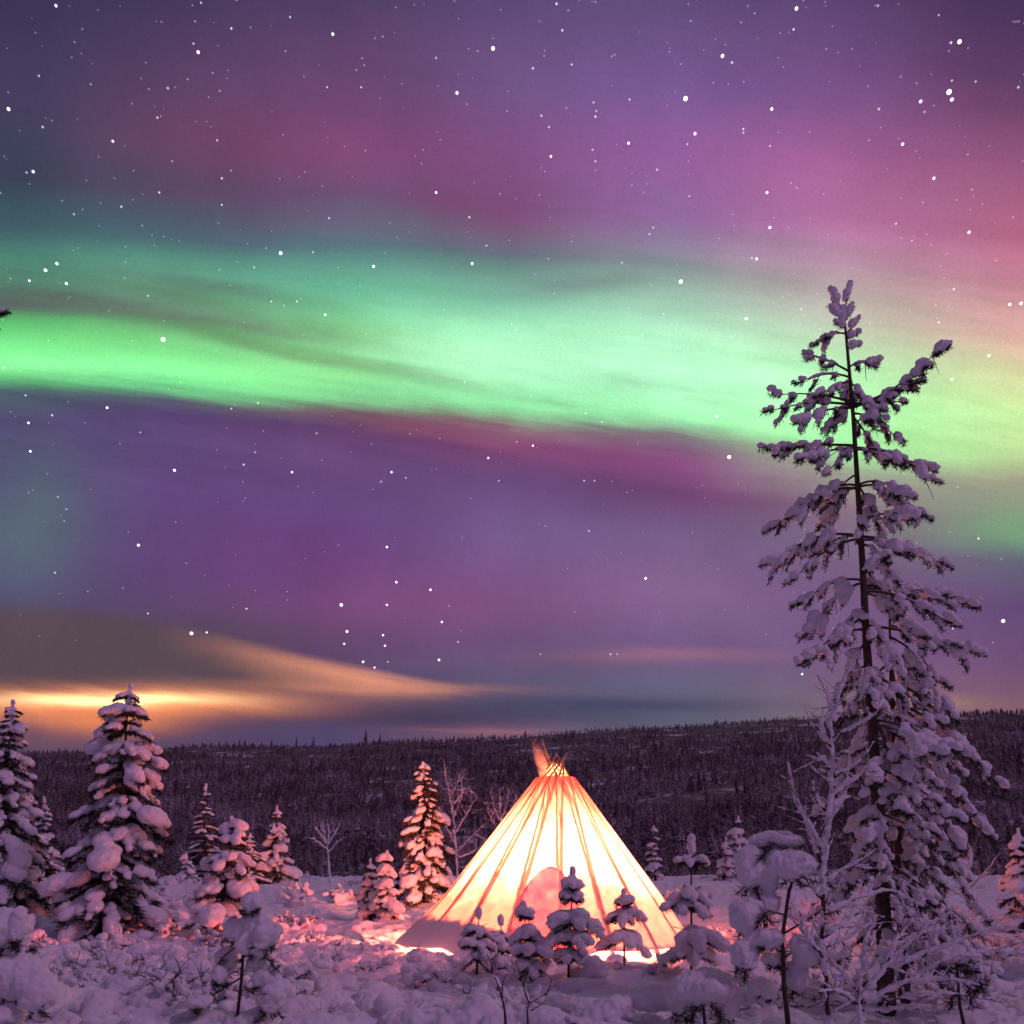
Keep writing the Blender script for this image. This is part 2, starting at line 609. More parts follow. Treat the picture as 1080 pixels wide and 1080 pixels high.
def tag(o, label, cat, group=None):
    o['label'] = label
    o['category'] = cat
    if group:
        o['group'] = group
    return o


# ------------------------------------------------------------------ materials
def new_mat(name):
    m = bpy.data.materials.new(name)
    m.use_nodes = True
    m.node_tree.nodes.clear()
    k = NT(m.node_tree)
    out = k.node('ShaderNodeOutputMaterial')
    return m, k, out


def principled(k, out, base, rough=0.7, bump=None, bstr=0.3, bdist=0.02):
    p = k.node('ShaderNodeBsdfPrincipled')
    if isinstance(base, tuple):
        p.inputs['Base Color'].default_value = (*base[:3], 1)
    else:
        k.l.new(base, p.inputs['Base Color'])
    p.inputs['Roughness'].default_value = rough
    p.inputs['Specular IOR Level'].default_value = 0.25
    if bump is not None:
        b = k.node('ShaderNodeBump')
        b.inputs['Strength'].default_value = bstr
        b.inputs['Distance'].default_value = bdist
        k.l.new(bump, b.inputs['Height'])
        k.l.new(b.outputs[0], p.inputs['Normal'])
    k.l.new(p.outputs[0], out.inputs[0])
    return p


def mat_snow(valley=False):
    m, k, out = new_mat('snow')
    tc = k.node('ShaderNodeNewGeometry')
    a = k.noise(tc.outputs['Position'], 22, 6, 0.7)
    b = k.noise(tc.outputs['Position'], 3.1, 4, 0.6)
    c = k.mix(k.lerp(b, 0.3, 0.7), (0.80, 0.80, 0.84), (0.88, 0.88, 0.91))
    if valley:      # dwarf birch and heather stand through the snow under the far forest
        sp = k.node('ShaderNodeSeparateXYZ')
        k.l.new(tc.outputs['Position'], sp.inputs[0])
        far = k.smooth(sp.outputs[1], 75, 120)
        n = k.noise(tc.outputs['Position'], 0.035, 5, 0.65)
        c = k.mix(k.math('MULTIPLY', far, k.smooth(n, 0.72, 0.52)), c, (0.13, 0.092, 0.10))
    principled(k, out, c, 0.75, a, 0.55, 0.035)
    return m


def snow_on_top(name, dark_a, dark_b, lo, hi, snow=(0.8, 0.8, 0.84), nscale=6.0, rough=0.8, attr=False, amount=1.0):
    m, k, out = new_mat(name)
    g = k.node('ShaderNodeNewGeometry')
    sep = k.node('ShaderNodeSeparateXYZ')
    k.l.new(g.outputs['Normal'], sep.inputs[0])
    n = k.noise(g.outputs['Position'], nscale, 5, 0.65)
    base = k.mix(k.lerp(n, 0.35, 0.65), dark_a, dark_b)
    x = k.math('MULTIPLY_ADD', k.math('SUBTRACT', n, 0.5), 1.1, sep.outputs[2])
    if attr:
        at_ = k.node('ShaderNodeAttribute', attribute_name='tint')
        x = k.math('ADD', x, k.math('SUBTRACT', at_.outputs['Fac'], 0.5))
    f = k.math('MULTIPLY', k.smooth(x, lo, hi), amount)
    principled(k, out, k.mix(f, base, snow), rough)
    return m


M_SNOW = mat_snow()
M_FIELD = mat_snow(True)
M_NEEDLE = snow_on_top('spruce_needles', (0.028, 0.032, 0.020), (0.065, 0.062, 0.042), 0.55, 1.3, nscale=9, amount=0.55)
M_BARK = snow_on_top('pine_bark', (0.05, 0.034, 0.026), (0.11, 0.075, 0.055), 0.55, 1.0, nscale=14)
M_TWIG = snow_on_top('bare_twig', (0.045, 0.03, 0.026), (0.08, 0.055, 0.045), 0.35, 0.9, nscale=18)
M_FROST = snow_on_top('hoar_frosted_twig', (0.30, 0.28, 0.29), (0.55, 0.53, 0.55), -0.3, 0.6, nscale=16)
M_FOREST = snow_on_top('frosted_forest', (0.066, 0.044, 0.048), (0.17, 0.112, 0.122), 0.0, 1.5, nscale=0.12, attr=True, snow=(0.58, 0.50, 0.55))

# ------------------------------------------------------------------ the snowfield, valley and hill
def build_ground():
    ang = np.concatenate([np.linspace(-180, -46, 40)[:-1], np.linspace(-46, -36, 40)[:-1], np.linspace(-36, 36, 620)[:-1],
                          np.linspace(36, 46, 40)[:-1], np.linspace(46, 180, 40)])
    rad = [0.6]
    while rad[-1] < 6:
        rad.append(rad[-1] * 1.06)
    while rad[-1] < 62:
        rad.append(rad[-1] * 1.0036)
    while rad[-1] < 1200:
        rad.append(rad[-1] * 1.03)
    rad += [1500, 2200, 4000, 9000]
    rad = np.array(rad)
    A, R = np.meshgrid(np.radians(ang), rad)
    X, Yc = R * np.sin(A), R * np.cos(A)
    Z = gz(X, Yc)
    nr, na = A.shape
    v = np.stack([X, Yc, Z], -1).reshape(-1, 3)
    i = np.arange(nr - 1)[:, None] * na
    j = np.arange(na - 1)[None, :]
    f = np.stack([i + j, i + j + 1, i + na + j + 1, i + na + j], -1).reshape(-1, 4)[:, ::-1]
    mb = MB()
    mb.add(v, f)
    # close the hole under the camera
    mb.add(np.concatenate([v[:na], [[0, 0, float(gz(0, 0.01))]]]), np.stack([np.arange(na - 1), np.arange(1, na), np.full(na - 1, na)], 1)[:, ::-1])
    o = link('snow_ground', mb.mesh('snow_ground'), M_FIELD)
    o['kind'] = 'structure'
    return o


build_ground()


# ------------------------------------------------------------------ far forest
def spire(tiers, spikes, seed):
    """unit conifer: tiers of drooping spikes, height 1, half width ~0.16"""
    r = np.random.default_rng(seed)
    V, Fc, n = [], [], 0
    for k in range(tiers):
        z0 = 0.06 + 0.94 * k / tiers
        w = 0.17 * (1 - z0) ** 0.8 + 0.012
        a0 = r.uniform(0, 6.28)
        for s in range(spikes):
            a = a0 + 2 * PI * s / spikes + r.uniform(-.3, .3)
            ww = w * r.uniform(0.6, 1.25)
            da = 0.9 * PI / spikes
            zt = z0 + 0.94 / tiers * r.uniform(1.0, 1.6)
            zb = z0 - 0.03 * r.uniform(0, 1.5)
            V += [[0, 0, min(zt, 1.0)], [math.cos(a - da) * ww * .62, math.sin(a - da) * ww * .62, zb + .012],
                  [math.cos(a) * ww, math.sin(a) * ww, zb - 0.012], [math.cos(a + da) * ww * .62, math.sin(a + da) * ww * .62, zb + .012]]
            Fc += [[n, n + 1, n + 2], [n, n + 2, n + 3]]
            n += 4
    V += [[-.01, 0, 0.9], [.01, 0, 0.9], [0, 0, 1.03]]
    Fc += [[n, n + 1, n + 2]]
    return np.array(V, float), np.array(Fc)


def fuzz(nb, seed):
    """unit frosted birch: a loose upright brush of twigs"""
    r = np.random.default_rng(seed)
    V, Fc, n = [], [], 0
    for k in range(nb):
        z = r.uniform(0.2, 0.85)
        a = r.uniform(0, 6.28)
        w = 0.17 * math.sin(PI * min(1, z * 0.9 + .1)) ** 0.7
        rr = w * r.uniform(0, 0.6)
        b = np.array([math.cos(a) * rr, math.sin(a) * rr, z])
        d = np.array([math.cos(a) * r.uniform(.2, .9), math.sin(a) * r.uniform(.2, .9), r.uniform(0.5, 1.2)])
        d /= np.linalg.norm(d)
        L = r.uniform(0.12, 0.24)
        s = np.cross(d, r.normal(size=3))
        s = s / np.linalg.norm(s) * r.uniform(.008, 0.02)
        V += [b - s, b + s, b + d * L + s * .3, b + d * L - s * .3]
        Fc += [[n, n + 1, n + 2], [n, n + 2, n + 3]]
        n += 4
    return np.array(V, float), np.array(Fc)


def scatter_forest():
    T_near = [spire(11, 7, s) for s in range(5)]
    T_far = [spire(7, 5, s + 20) for s in range(5)]
    B_near = [fuzz(60, s + 40) for s in range(4)]
    B_far = [fuzz(26, s + 60) for s in range(4)]
    mb = MB()
    pts = []
    for y0, y1, dens in ((112, 170, 0.085), (170, 300, 0.075), (300, 500, 0.066), (500, 830, 0.055)):
        hw = y1 * 0.80
        n = int(dens * (y1 - y0) * 2 * hw)
        x = rng.uniform(-hw, hw, n)
        y = rng.uniform(y0, y1, n)
        keep = np.abs(x / y) < 0.80
        pts.append(np.stack([x[keep], y[keep]], 1))
    pts = np.concatenate(pts)
    cl = pnoise(pts[:, 0] / 60, pts[:, 1] / 60, 33.0) + 0.5 * pnoise(pts[:, 0] / 18, pts[:, 1] / 18, 3.0)
    keep = cl > -0.40
    pts, cl = pts[keep], cl[keep]
    z = gz(pts[:, 0], pts[:, 1], False)
    kind = pnoise(pts[:, 0] / 70, pts[:, 1] / 40, 71.0) + 0.25 * rng.normal(size=len(pts)) + 0.16 * np.clip(pts[:, 1] / 700, 0, 1) + 0.14 * np.clip(pts[:, 0] / 300, -1, 1)
    patch = pnoise(pts[:, 0] / 42, pts[:, 1] / 55, 17.0) + .5 * pnoise(pts[:, 0] / 15, pts[:, 1] / 20, 27.0)
    for i in range(len(pts)):
        x, y = pts[i]
        near = y < 330
        h = rng.uniform(3.6, 7.2) * (0.7 + 0.6 * rng.random() ** 2)
        if y > 640:
            h *= 0.72
        if kind[i] < 0.10:
            v, f = (T_near if near else T_far)[rng.integers(5)]
            tint = rng.uniform(0.2, 0.6) + 0.9 * max(-.25, patch[i])
            sw = rng.uniform(1.2, 2.0)
        else:
            v, f = (B_near if near else B_far)[rng.integers(4)]
            tint = rng.uniform(0.6, 1.05) + 0.9 * max(-.25, patch[i])
            h *= 0.72
            sw = rng.uniform(1.5, 2.4)
        a = rng.uniform(0, 6.28)
        c, s = math.cos(a) * h * sw, math.sin(a) * h * sw
        M = np.array([[c, s, 0], [-s, c, 0], [rng.normal() * .02 * h, rng.normal() * .02 * h, h]])
        mb.add(v @ M + (x, y, z[i] - 0.2), f, tint)
    o = link('forest', mb.mesh('forest', tint=True), M_FOREST, smooth=False)
    tag(o, 'dark snow dusted conifer and birch forest covering the far hillside', 'forest')
    o['kind'] = 'stuff'


scatter_forest()


# ------------------------------------------------------------------ tipi
def mat_canvas():
    m, k, out = new_mat('canvas')
    tc = k.node('ShaderNodeTexCoord')
    sep = k.node('ShaderNodeSeparateXYZ')
    k.l.new(tc.outputs['Object'], sep.inputs[0])
    x, y, z = sep.outputs
    ang = k.math('ARCTAN2', x, k.math('MULTIPLY', y, -1.0))
    # creases and old stains run up and down the cloth
    vv = k.comb(k.math('MULTIPLY', ang, 7.0), k.math('MULTIPLY', z, 0.9), 0.0)
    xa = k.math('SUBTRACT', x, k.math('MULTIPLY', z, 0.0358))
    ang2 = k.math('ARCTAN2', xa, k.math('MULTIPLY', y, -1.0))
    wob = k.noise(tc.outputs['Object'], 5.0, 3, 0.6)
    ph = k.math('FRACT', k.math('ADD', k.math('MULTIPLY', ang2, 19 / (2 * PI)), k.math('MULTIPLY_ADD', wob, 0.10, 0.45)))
    seam_shadow = k.smooth(k.math('ABSOLUTE', k.math('SUBTRACT', ph, 0.5)), 0.075, 0.03)      # sewn double cloth over every pole, darkened to paint in the pole shadow
    st = k.noise(vv, 1.3, 6, 0.65, 0.6)
    bl = k.noise(tc.outputs['Object'], 3.4, 6, 0.68, 0.5)
    frn = k.noise(tc.outputs['Object'], 1.5, 5, 0.62, 0.7)
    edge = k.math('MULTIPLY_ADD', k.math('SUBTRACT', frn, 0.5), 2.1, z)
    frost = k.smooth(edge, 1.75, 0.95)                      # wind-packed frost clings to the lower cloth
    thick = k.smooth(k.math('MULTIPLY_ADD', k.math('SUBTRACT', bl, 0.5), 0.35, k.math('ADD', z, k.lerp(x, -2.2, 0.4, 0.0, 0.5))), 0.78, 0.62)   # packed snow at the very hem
    soot = k.smooth(k.math('MULTIPLY_ADD', k.math('SUBTRACT', st, 0.5), 4.2, z), 2.3, 3.9)
    clean = k.mix(k.lerp(st, 0.3, 0.75), (0.70, 0.52, 0.42), (0.96, 0.85, 0.75))
    clean = k.mix(k.math('MULTIPLY', soot, 0.97), clean, (0.30, 0.034, 0.010))
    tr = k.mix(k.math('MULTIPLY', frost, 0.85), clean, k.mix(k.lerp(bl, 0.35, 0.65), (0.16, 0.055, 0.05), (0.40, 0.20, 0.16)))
    tr = k.mix(k.math('MULTIPLY', seam_shadow, 0.88), tr, (0.075, 0.011, 0.004))
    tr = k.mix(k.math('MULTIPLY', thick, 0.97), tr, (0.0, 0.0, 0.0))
    df = k.mix(frost, (0.60, 0.52, 0.45), (0.78, 0.78, 0.82))
    td = k.node('ShaderNodeBsdfTranslucent')
    k.l.new(tr, td.inputs[0])
    dd = k.node('ShaderNodeBsdfDiffuse')
    k.l.new(df, dd.inputs[0])
    bmp = k.node('ShaderNodeBump')
    bmp.inputs['Strength'].default_value = 0.5
    bmp.inputs['Distance'].default_value = 0.03
    k.l.new(k.math('ADD', st, k.math('MULTIPLY', bl, 0.7)), bmp.inputs['Height'])
    k.l.new(bmp.outputs[0], dd.inputs['Normal'])
    ms = k.node('ShaderNodeMixShader')
    k.l.new(k.math('MULTIPLY_ADD', thick, 0.45, 0.5), ms.inputs[0])
    k.l.new(td.outputs[0], ms.inputs[1])
    k.l.new(dd.outputs[0], ms.inputs[2])
    k.l.new(ms.outputs[0], out.inputs[0])
    return m


def mat_plain(name, a, b, scale, rough=0.7):
    m, k, out = new_mat(name)
    g = k.node('ShaderNodeNewGeometry')
    n = k.noise(g.outputs['Position'], scale, 4, 0.6)
    principled(k, out, k.mix(k.lerp(n, 0.3, 0.7), a, b), rough, n, 0.3, 0.01)
    return m


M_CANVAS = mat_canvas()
M_POLE = mat_plain('spruce_pole', (0.62, 0.48, 0.34), (0.34, 0.23, 0.15), 9)
M_EMBER = mat_plain('charred_log', (0.03, 0.02, 0.018), (0.10, 0.06, 0.04), 12)

TB = np.array([TIPI[0], TIPI[1], float(gz(*TIPI))])
R_BASE, H_CONE = 3.36, 4.47       # cone as if it ran to a point
Z_TOP, Z_HEM = 3.84, 0.05
N_POLE = 19
APEX = np.array([0.16, 0.0, H_CONE])


def tipi_surface(a, z):
    """cloth between poles sags inwards a little; apex a touch off centre"""
    f = 1 - z / H_CONE
    ph = (a / (2 * PI) * N_POLE) % 1.0
    sag = 1 - 0.028 * np.sin(PI * ph) ** 0.8 * np.sin(PI * np.clip(f, 0, 1)) ** 0.5
    r = R_BASE * f * sag * (1 + 0.10 * np.clip(f - 0.75, 0, 1) * np.sin(3 * a + 1))
    r = r * (1 + 0.13 * np.clip(-np.sin(a), 0, 1) ** 2 * np.clip(1 - z / 1.3, 0, 1) ** 1.6)      # skirt spread out on the left
    return np.stack([APEX[0] * (1 - f) + r * np.sin(a), -r * np.cos(a), z], -1)


def build_tipi():
    t = thing('tipi', 'glowing canvas tipi lit from inside, standing alone on the open snow', 'tipi', TB)
    # door cut out of the cloth on the far left, turned towards the small lit spruce
    DOOR_A, DOOR_W, DOOR_H = math.radians(209), 0.21, 2.0
    na, nz = N_POLE * 14, 64
    A, Zs = np.meshgrid(np.linspace(0, 2 * PI, na + 1)[:-1], np.linspace(0, 1, nz))
    def lift(c, w, h):
        d = np.abs((A - math.radians(c) + PI) % (2 * PI) - PI) / math.radians(w)
        return h * (1 - sstep(0.5, 1.0, d))
    hem = Z_HEM + 0.05 * pnoise(A * 5, 3.3, 1.0) + lift(-58, 26, .09) + lift(-108, 36, .42) + lift(30, 28, .12) + lift(108, 36, .30)
    Z = hem + (Z_TOP - hem) * Zs
    P = tipi_surface(A, Z)
    P += 0.012 * pnoise(A * 9, Z * 1.5, 4.0)[..., None]
    v = P.reshape(-1, 3)
    i = np.arange(nz - 1)[:, None]
    j = np.arange(na)[None, :]
    jn = (j + 1) % na
    f = np.stack([i * na + j, i * na + jn, (i + 1) * na + jn, (i + 1) * na + j], -1)
    am = (np.arange(na) + .5) / na * 2 * PI
    zm = Z[:-1, :].copy()
    da = np.abs((am - DOOR_A + PI) % (2 * PI) - PI)[None, :]
    hole = (da < DOOR_W * (1 - 0.35 * zm / DOOR_H) ) & (zm < DOOR_H)
    fa = am[None, :] - math.radians(-4)
    fa = np.abs((fa + PI) % (2 * PI) - PI)
    fz = (zm - 0.14) / 1.62
    hole |= (fa < 0.215 * np.sqrt(np.clip(1 - np.clip(fz, 0, 1) ** 2.6, 0, 1)) * (1 + .25 * fz)) & (fz < 0.97)
    f = f[~hole]
    mb = MB()
    mb.add(v, f)
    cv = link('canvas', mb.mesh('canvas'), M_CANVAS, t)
    # snow frosted flap over the front entrance
    aa, zz = np.meshgrid(np.linspace(-0.23, 0.23, 24), np.linspace(0, 1, 28))
    zz2 = 0.14 + zz * 1.62
    aa2 = aa * (1 + 0.13 * pnoise(zz * 5, np.sign(aa) * 3.3, 6.0)) * np.sqrt(np.clip(1.0 - (zz * 0.998) ** 2.6, 0.0, 1)) * (1 + .25 * zz) + math.radians(-4)
    Pf = tipi_surface(aa2, zz2)
    nrm = np.stack([np.sin(aa2), -np.cos(aa2), np.full_like(aa2, 0.8)], -1)
    Pf = Pf + nrm * (0.035 + 0.02 * pnoise(aa2 * 14, zz2 * 4, 2.0)[..., None])
    vi = Pf.reshape(-1, 3)
    n0, n1 = zz.shape
    i = np.arange(n0 - 1)[:, None] * n1
    j = np.arange(n1 - 1)[None, :]
    ff = np.stack([i + j, i + j + 1, i + n1 + j + 1, i + n1 + j], -1).reshape(-1, 4)
    mb = MB()
    mb.add(vi, ff)
    fl = link('door_flap', mb.mesh('door_flap'), M_FLAP, cv)
    fl['label'] = 'arched entrance flap white with frost'
    # poles: along the inside of the cloth, crossing at the neck and standing out above it
    for k in range(N_POLE):
        a = 2 * PI * k / N_POLE
        b = np.array([math.sin(a) * (R_BASE - 0.06), -math.cos(a) * (R_BASE - 0.06), 0.0])
        neck = np.array([APEX[0] + 0.17 * math.sin(a + 1.5), -0.17 * math.cos(a + 1.5), H_CONE - 0.30])
        d = neck - b
        top = neck + d / np.linalg.norm(d) * (random.uniform(0.12, 0.50) if k % 2 == 0 else random.uniform(-0.42, -0.30))
        if k == 8:
            top = neck + d / np.linalg.norm(d) * 0.68
        s = np.linspace(0, 1, 9)[:, None]
        pts = b + (top - b) * s + np.array([0, 0, 0]) + 0.012 * np.sin(s * 7 + k)
        mb = MB()
        mb.tube(pts, np.linspace(0.050, 0.026, 9), 7)
        link('pole', mb.mesh('pole'), M_POLE, t)
    # cord wound round the crossing
    mb = MB()
    th = np.linspace(0, 6 * PI, 90)
    mb.tube(np.stack([APEX[0] + 0.17 * np.sin(th), -0.17 * np.cos(th), H_CONE - 0.30 + 0.012 * th / 2], -1), 0.014, 5)
    link('cord', mb.mesh('cord'), M_EMBER, t)
    # the fire ring inside
    fr = thing('campfire', 'log fire burning inside the tipi, seen only as light through canvas', 'fire', TB + (0.1, 0.2, 0.0))
    mb = MB()
    for k in range(6):
        a = k * PI / 3
        mb.tube([[math.cos(a) * .45, math.sin(a) * .45, 0.04], [math.cos(a) * .05, math.sin(a) * .05, 0.14]], 0.05, 7)
    link('logs', mb.mesh('logs'), M_EMBER, fr)
    return t


M_FLAP = None


def mat_flap():
    m, k, out = new_mat('frosted_flap')
    g = k.node('ShaderNodeTexCoord')
    n = k.noise(g.outputs['Object'], 2.6, 5, 0.6, 0.4)
    td = k.node('ShaderNodeBsdfTranslucent')
    k.l.new(k.mix(k.lerp(n, 0.35, 0.7), (0.42, 0.11, 0.13), (0.15, 0.045, 0.085)), td.inputs[0])
    dd = k.node('ShaderNodeBsdfDiffuse')
    dd.inputs[0].default_value = (0.78, 0.72, 0.80, 1)
    ms = k.node('ShaderNodeMixShader')
    k.l.new(k.lerp(n, 0.3, 0.7, 0.35, 0.7), ms.inputs[0])
    k.l.new(td.outputs[0], ms.inputs[1])
    k.l.new(dd.outputs[0], ms.inputs[2])
    k.l.new(ms.outputs[0], out.inputs[0])
    return m


M_FLAP = mat_flap()
build_tipi()


def lamp(name, loc, power, color, radius):
    d = bpy.data.lights.new(name, 'POINT')
    d.energy = power
    d.color = color
    d.shadow_soft_size = radius
    o = bpy.data.objects.new(name, d)
    COL.objects.link(o)
    o.location = [float(q) for q in loc]
    return o


FIRE_POWER = 2500
lamp('fire_light', TB + (0.1, 0.0, 0.95), FIRE_POWER, (1.0, 0.36, 0.165), 0.12)
lamp('ember_light', TB + (0.1, 0.2, 0.46), FIRE_POWER * 1.8, (1.0, 0.105, 0.065), 0.08)
lamp('neck_fill_light', TB + (0.12, 0.03, 4.0), 75, (1.0, 0.22, 0.07), 0.03)  # added fill lamp in the pole neck, brightens smoke and pole tips


def build_smoke():
    m, k, out = new_mat('smoke')
    tc = k.node('ShaderNodeTexCoord')
    sep = k.node('ShaderNodeSeparateXYZ')
    k.l.new(tc.outputs['Object'], sep.inputs[0])
    n = k.noise(tc.outputs['Object'], 3.2, 4, 0.6, 0.8)
    ax_ = k.math('MULTIPLY_ADD', sep.outputs[2], 0.26, 0.16)
    rx = k.math('ADD', sep.outputs[0], ax_)
    rr = k.math('SQRT', k.math('ADD', k.math('MULTIPLY', rx, rx), k.math('MULTIPLY', sep.outputs[1], sep.outputs[1])))
    den = k.math('MULTIPLY', k.smooth(n, 0.30, 0.62), k.math('MULTIPLY', k.smooth(sep.outputs[2], 0.98, 0.1), k.smooth(rr, 0.20, 0.02)))
    v = k.node('ShaderNodeVolumePrincipled')
    v.inputs['Color'].default_value = (0.9, 0.85, 0.8, 1)
    k.l.new(k.math('MULTIPLY', den, 9.0), v.inputs['Density'])
    k.l.new(v.outputs[0], out.inputs['Volume'])
    base = TB + (0.08, 0.0, Z_TOP + 0.02)
    zz = np.linspace(0, 1.0, 14)
    pts = np.stack([-0.16 - 0.26 * zz ** 1.1 + .02 * np.sin(zz * 9), 0.05 * np.sin(zz * 5), zz], 1)
    mb = MB()
    mb.tube(pts, 0.17 + 0.08 * zz * (1 - 0.9 * zz), 14)
    o = link('smoke', mb.mesh('smoke'), m, None, True, base)
    tag(o, 'thin orange lit smoke leaving the smoke hole of the glowing tipi', 'smoke')
    o['kind'] = 'stuff'


build_smoke()

# ------------------------------------------------------------------ snowy trees
UP = np.array([0, 0, 1.0])


def bez(p0, p1, c, n):
    t = np.linspace(0, 1, n)[:, None]
    return (1 - t) ** 2 * p0 + 2 * t * (1 - t) * c + t ** 2 * p1


def tuft(N, a, b, n, ln, w, spread=0.9):
    """needles bristling around the twig a-b"""
    t = rng.random(n)[:, None]
    base = a + (b - a) * t
    d = (b - a) / (np.linalg.norm(b - a) + 1e-9)
    dirs = d * rng.uniform(0.1, 1.0, (n, 1)) + rng.normal(size=(n, 3)) * spread
    N.blades(base, dirs, ln * rng.uniform(.6, 1.2, n), w)


class Tree:
    def __init__(self, name, label, cat, base, voxel, group=None):
        self.root = thing(name, label, cat, base, group)
        self.base = np.asarray(base, float)
        self.W, self.B, self.N, self.S = MB(), MB(), MB(), MB()
        self.vox = voxel

    def done(self, bark=None, needle=None, amp=0.02, scale=5.0, branch=None):
        b = self.base
        if self.W.v:
            link('trunk', self.W.mesh('trunk', b), bark or M_BARK, self.root)
        if self.B.v:
            link('branches', self.B.mesh('branches', b), branch or bark or M_BARK, self.root)
        if self.N.v:
            link('needles', self.N.mesh('needles', b), needle or M_NEEDLE, self.root, False)
        if self.S.v:
            link('snow_load', puff(self.S, self.vox, 'snow_load', b, amp, scale), M_SNOW, self.root)
        return self.root

    def clump(self, a, b, r, nee=26, ln=0.09, w=0.006, load=1.0, flat=0.8):
        """one snow mitten on the twig a-b with needles poking out below"""
        a, b = np.asarray(a, float), np.asarray(b, float)
        d = b - a
        L = np.linalg.norm(d) + 1e-6
        self.B.tube([a, a + d * .5 - UP * r * .1, b], [max(.006, r * .10), r * .08, .003], 4)
        tuft(self.N, a + d * .15 - UP * r * .25, b + d / L * r * .3 - UP * r * .32, int(nee * 2.0), ln * .78, w * 1.0)
        if load > 0:
            k = max(2, int(L / (r * 0.9)))
            for i in range(k):
                t = 0.42 + 0.58 * i / (k - 1)
                rr = r * (0.46 + 0.34 * math.sin(PI * (0.15 + 0.7 * t))) * random.uniform(.7, 1.25) * load
                c = a + d * t + UP * rr * 0.42 + rng.normal(size=3) * r * .12
                self.S.blob(c, d + rng.normal(size=3) * .15 * L, rr * 1.15, rr * 0.95, rr * flat)


def spruce(name, label, px_base, Y, px_top, py_top, hw, style='puffy', voxel=0.035, group=None, lean=0, levels=None, gap=0.0, snow=1.0, bare=0.04, prof=0.85, dens=70, pad=1.0, npad=0.22):
    """snow laden conifer: whorls of drooping boughs with pads of snow; hw = half width in photo pixels near the foot"""
    p = at(px_base, 940, Y)
    p[2] = float(gz(p[0], p[1])) - 0.05
    top = at(px_top, py_top, Y)
    H = top[2] - p[2]
    W = hw / F_PX * Y
    T = Tree(name, label, 'tree', p, voxel, group)
    s = np.linspace(0, 1, 12)[:, None]
    axis = p + (top - p) * s + np.array([1, .5, 0]) * 0.012 * H * np.sin(s * 6 + px_base)
    T.W.tube(axis, np.linspace(0.024 * H ** .85 + .01, 0.006, 12), 8)

    def ax(t):
        q = t * 11
        i = min(10, int(q))
        return axis[i] + (axis[i + 1] - axis[i]) * (q - i)
    levels = levels or max(8, int(H / 0.26))
    sc = min(1.0, H / 4.0) * 0.5 + 0.5 * min(1.6, W)
    for k in range(levels):
        t = bare + (1 - bare) * (k + random.uniform(-.25, .25)) / levels
        t = min(max(t, 0.01), 0.985)
        w = W * ((1 - t) ** prof) * random.uniform(0.72, 1.18) + 0.05 * sc
        nb = max(4, int(4 + 5 * (w / W)))
        a0 = random.uniform(0, 6.28)
        for j in range(nb):
            if random.random() < gap:
                continue
            a = a0 + 2 * PI * j / nb + random.uniform(-.35, .35)
            L = w * random.uniform(.6, 1.15)
            rise = 0.15 if t > .8 else -0.05
            droop = L * (random.uniform(.15, .55) if style != 'layer' else random.uniform(.02, .25)) - rise * L
            c0 = ax(t)
            dirv = np.array([math.cos(a), math.sin(a), 0])
            tip = c0 + dirv * L - UP * droop
            mid = c0 + dirv * L * .55 + UP * L * .06
            P = bez(c0, tip, mid, 6)
            T.B.tube(P, np.linspace(0.007 + .012 * L, .004, 6), 4, False)
            # needle spray along the bough
            nn = int(1.5 * dens * (0.4 + L))
            tt = rng.random(nn) ** .7
            q = tt * 5
            ii = np.minimum(4, q.astype(int))
            base = P[ii] + (P[ii + 1] - P[ii]) * (q - ii)[:, None]
            sd = np.array([-math.sin(a), math.cos(a), 0])
            dd = dirv * rng.uniform(.2, 1.1, (nn, 1)) + sd * rng.normal(size=(nn, 1)) * .8 - UP * rng.uniform(0.0, 1.1, (nn, 1))
            T.N.blades(base - UP * .02, dd, (0.08 + 0.16 * L) * rng.uniform(.5, 1.2, nn), 0.012 + 0.012 * L)
            if random.random() > snow * .8:
                continue
            # snow pads
            if style == 'puffy':
                m = 1 + int(L / npad + .5)
                for i in range(m):
                    u = 0.35 + 0.65 * (i + random.uniform(0, .6)) / m
                    i5 = min(4, int(u * 5))
                    c = P[i5] + (P[i5 + 1] - P[i5]) * (min(u, 1) * 5 - i5)
                    r = pad * (0.055 + 0.085 * L) * random.choice([.45, .55, .65, .7, .8, .9, 1.0, 1.45]) * (1.15 if u > .8 else .95)
                    T.S.blob(c + UP * r * .4 + sd * random.uniform(-.4, .4) * r, dirv - UP * .5, r * 1.35, r * random.uniform(.8, 1.25), r * random.uniform(.6, .85), ICO2)
            else:
                m = 3 + int(L / 0.25)
                for i in range(m):
                    u = 0.25 + 0.75 * i / (m - 1)
                    i5 = min(4, int(u * 5))
                    c = P[i5] + (P[i5 + 1] - P[i5]) * (min(u, 1) * 5 - i5)
                    r = (0.05 + 0.075 * L) * random.uniform(.8, 1.25)
                    T.S.blob(c + UP * r * .45, dirv - UP * .25, r * 1.6, r * 1.25, r * .62)
    # snow on the leader
    for t in np.linspace(0.9, 1.0, 4):
        r = 0.05 * sc * (1.3 - t) * 3 + 0.03
        T.S.blob(ax(min(t, .999)) + UP * .02, UP, r * 1.3, r, r)
    return T.done(amp=0.034 + 0.2 * voxel, scale=7)


# ---- the tall pine at the right and its thinner neighbour
def px_path(pts, Y):
    return np.array([at(a, b, Y) for a, b in pts])


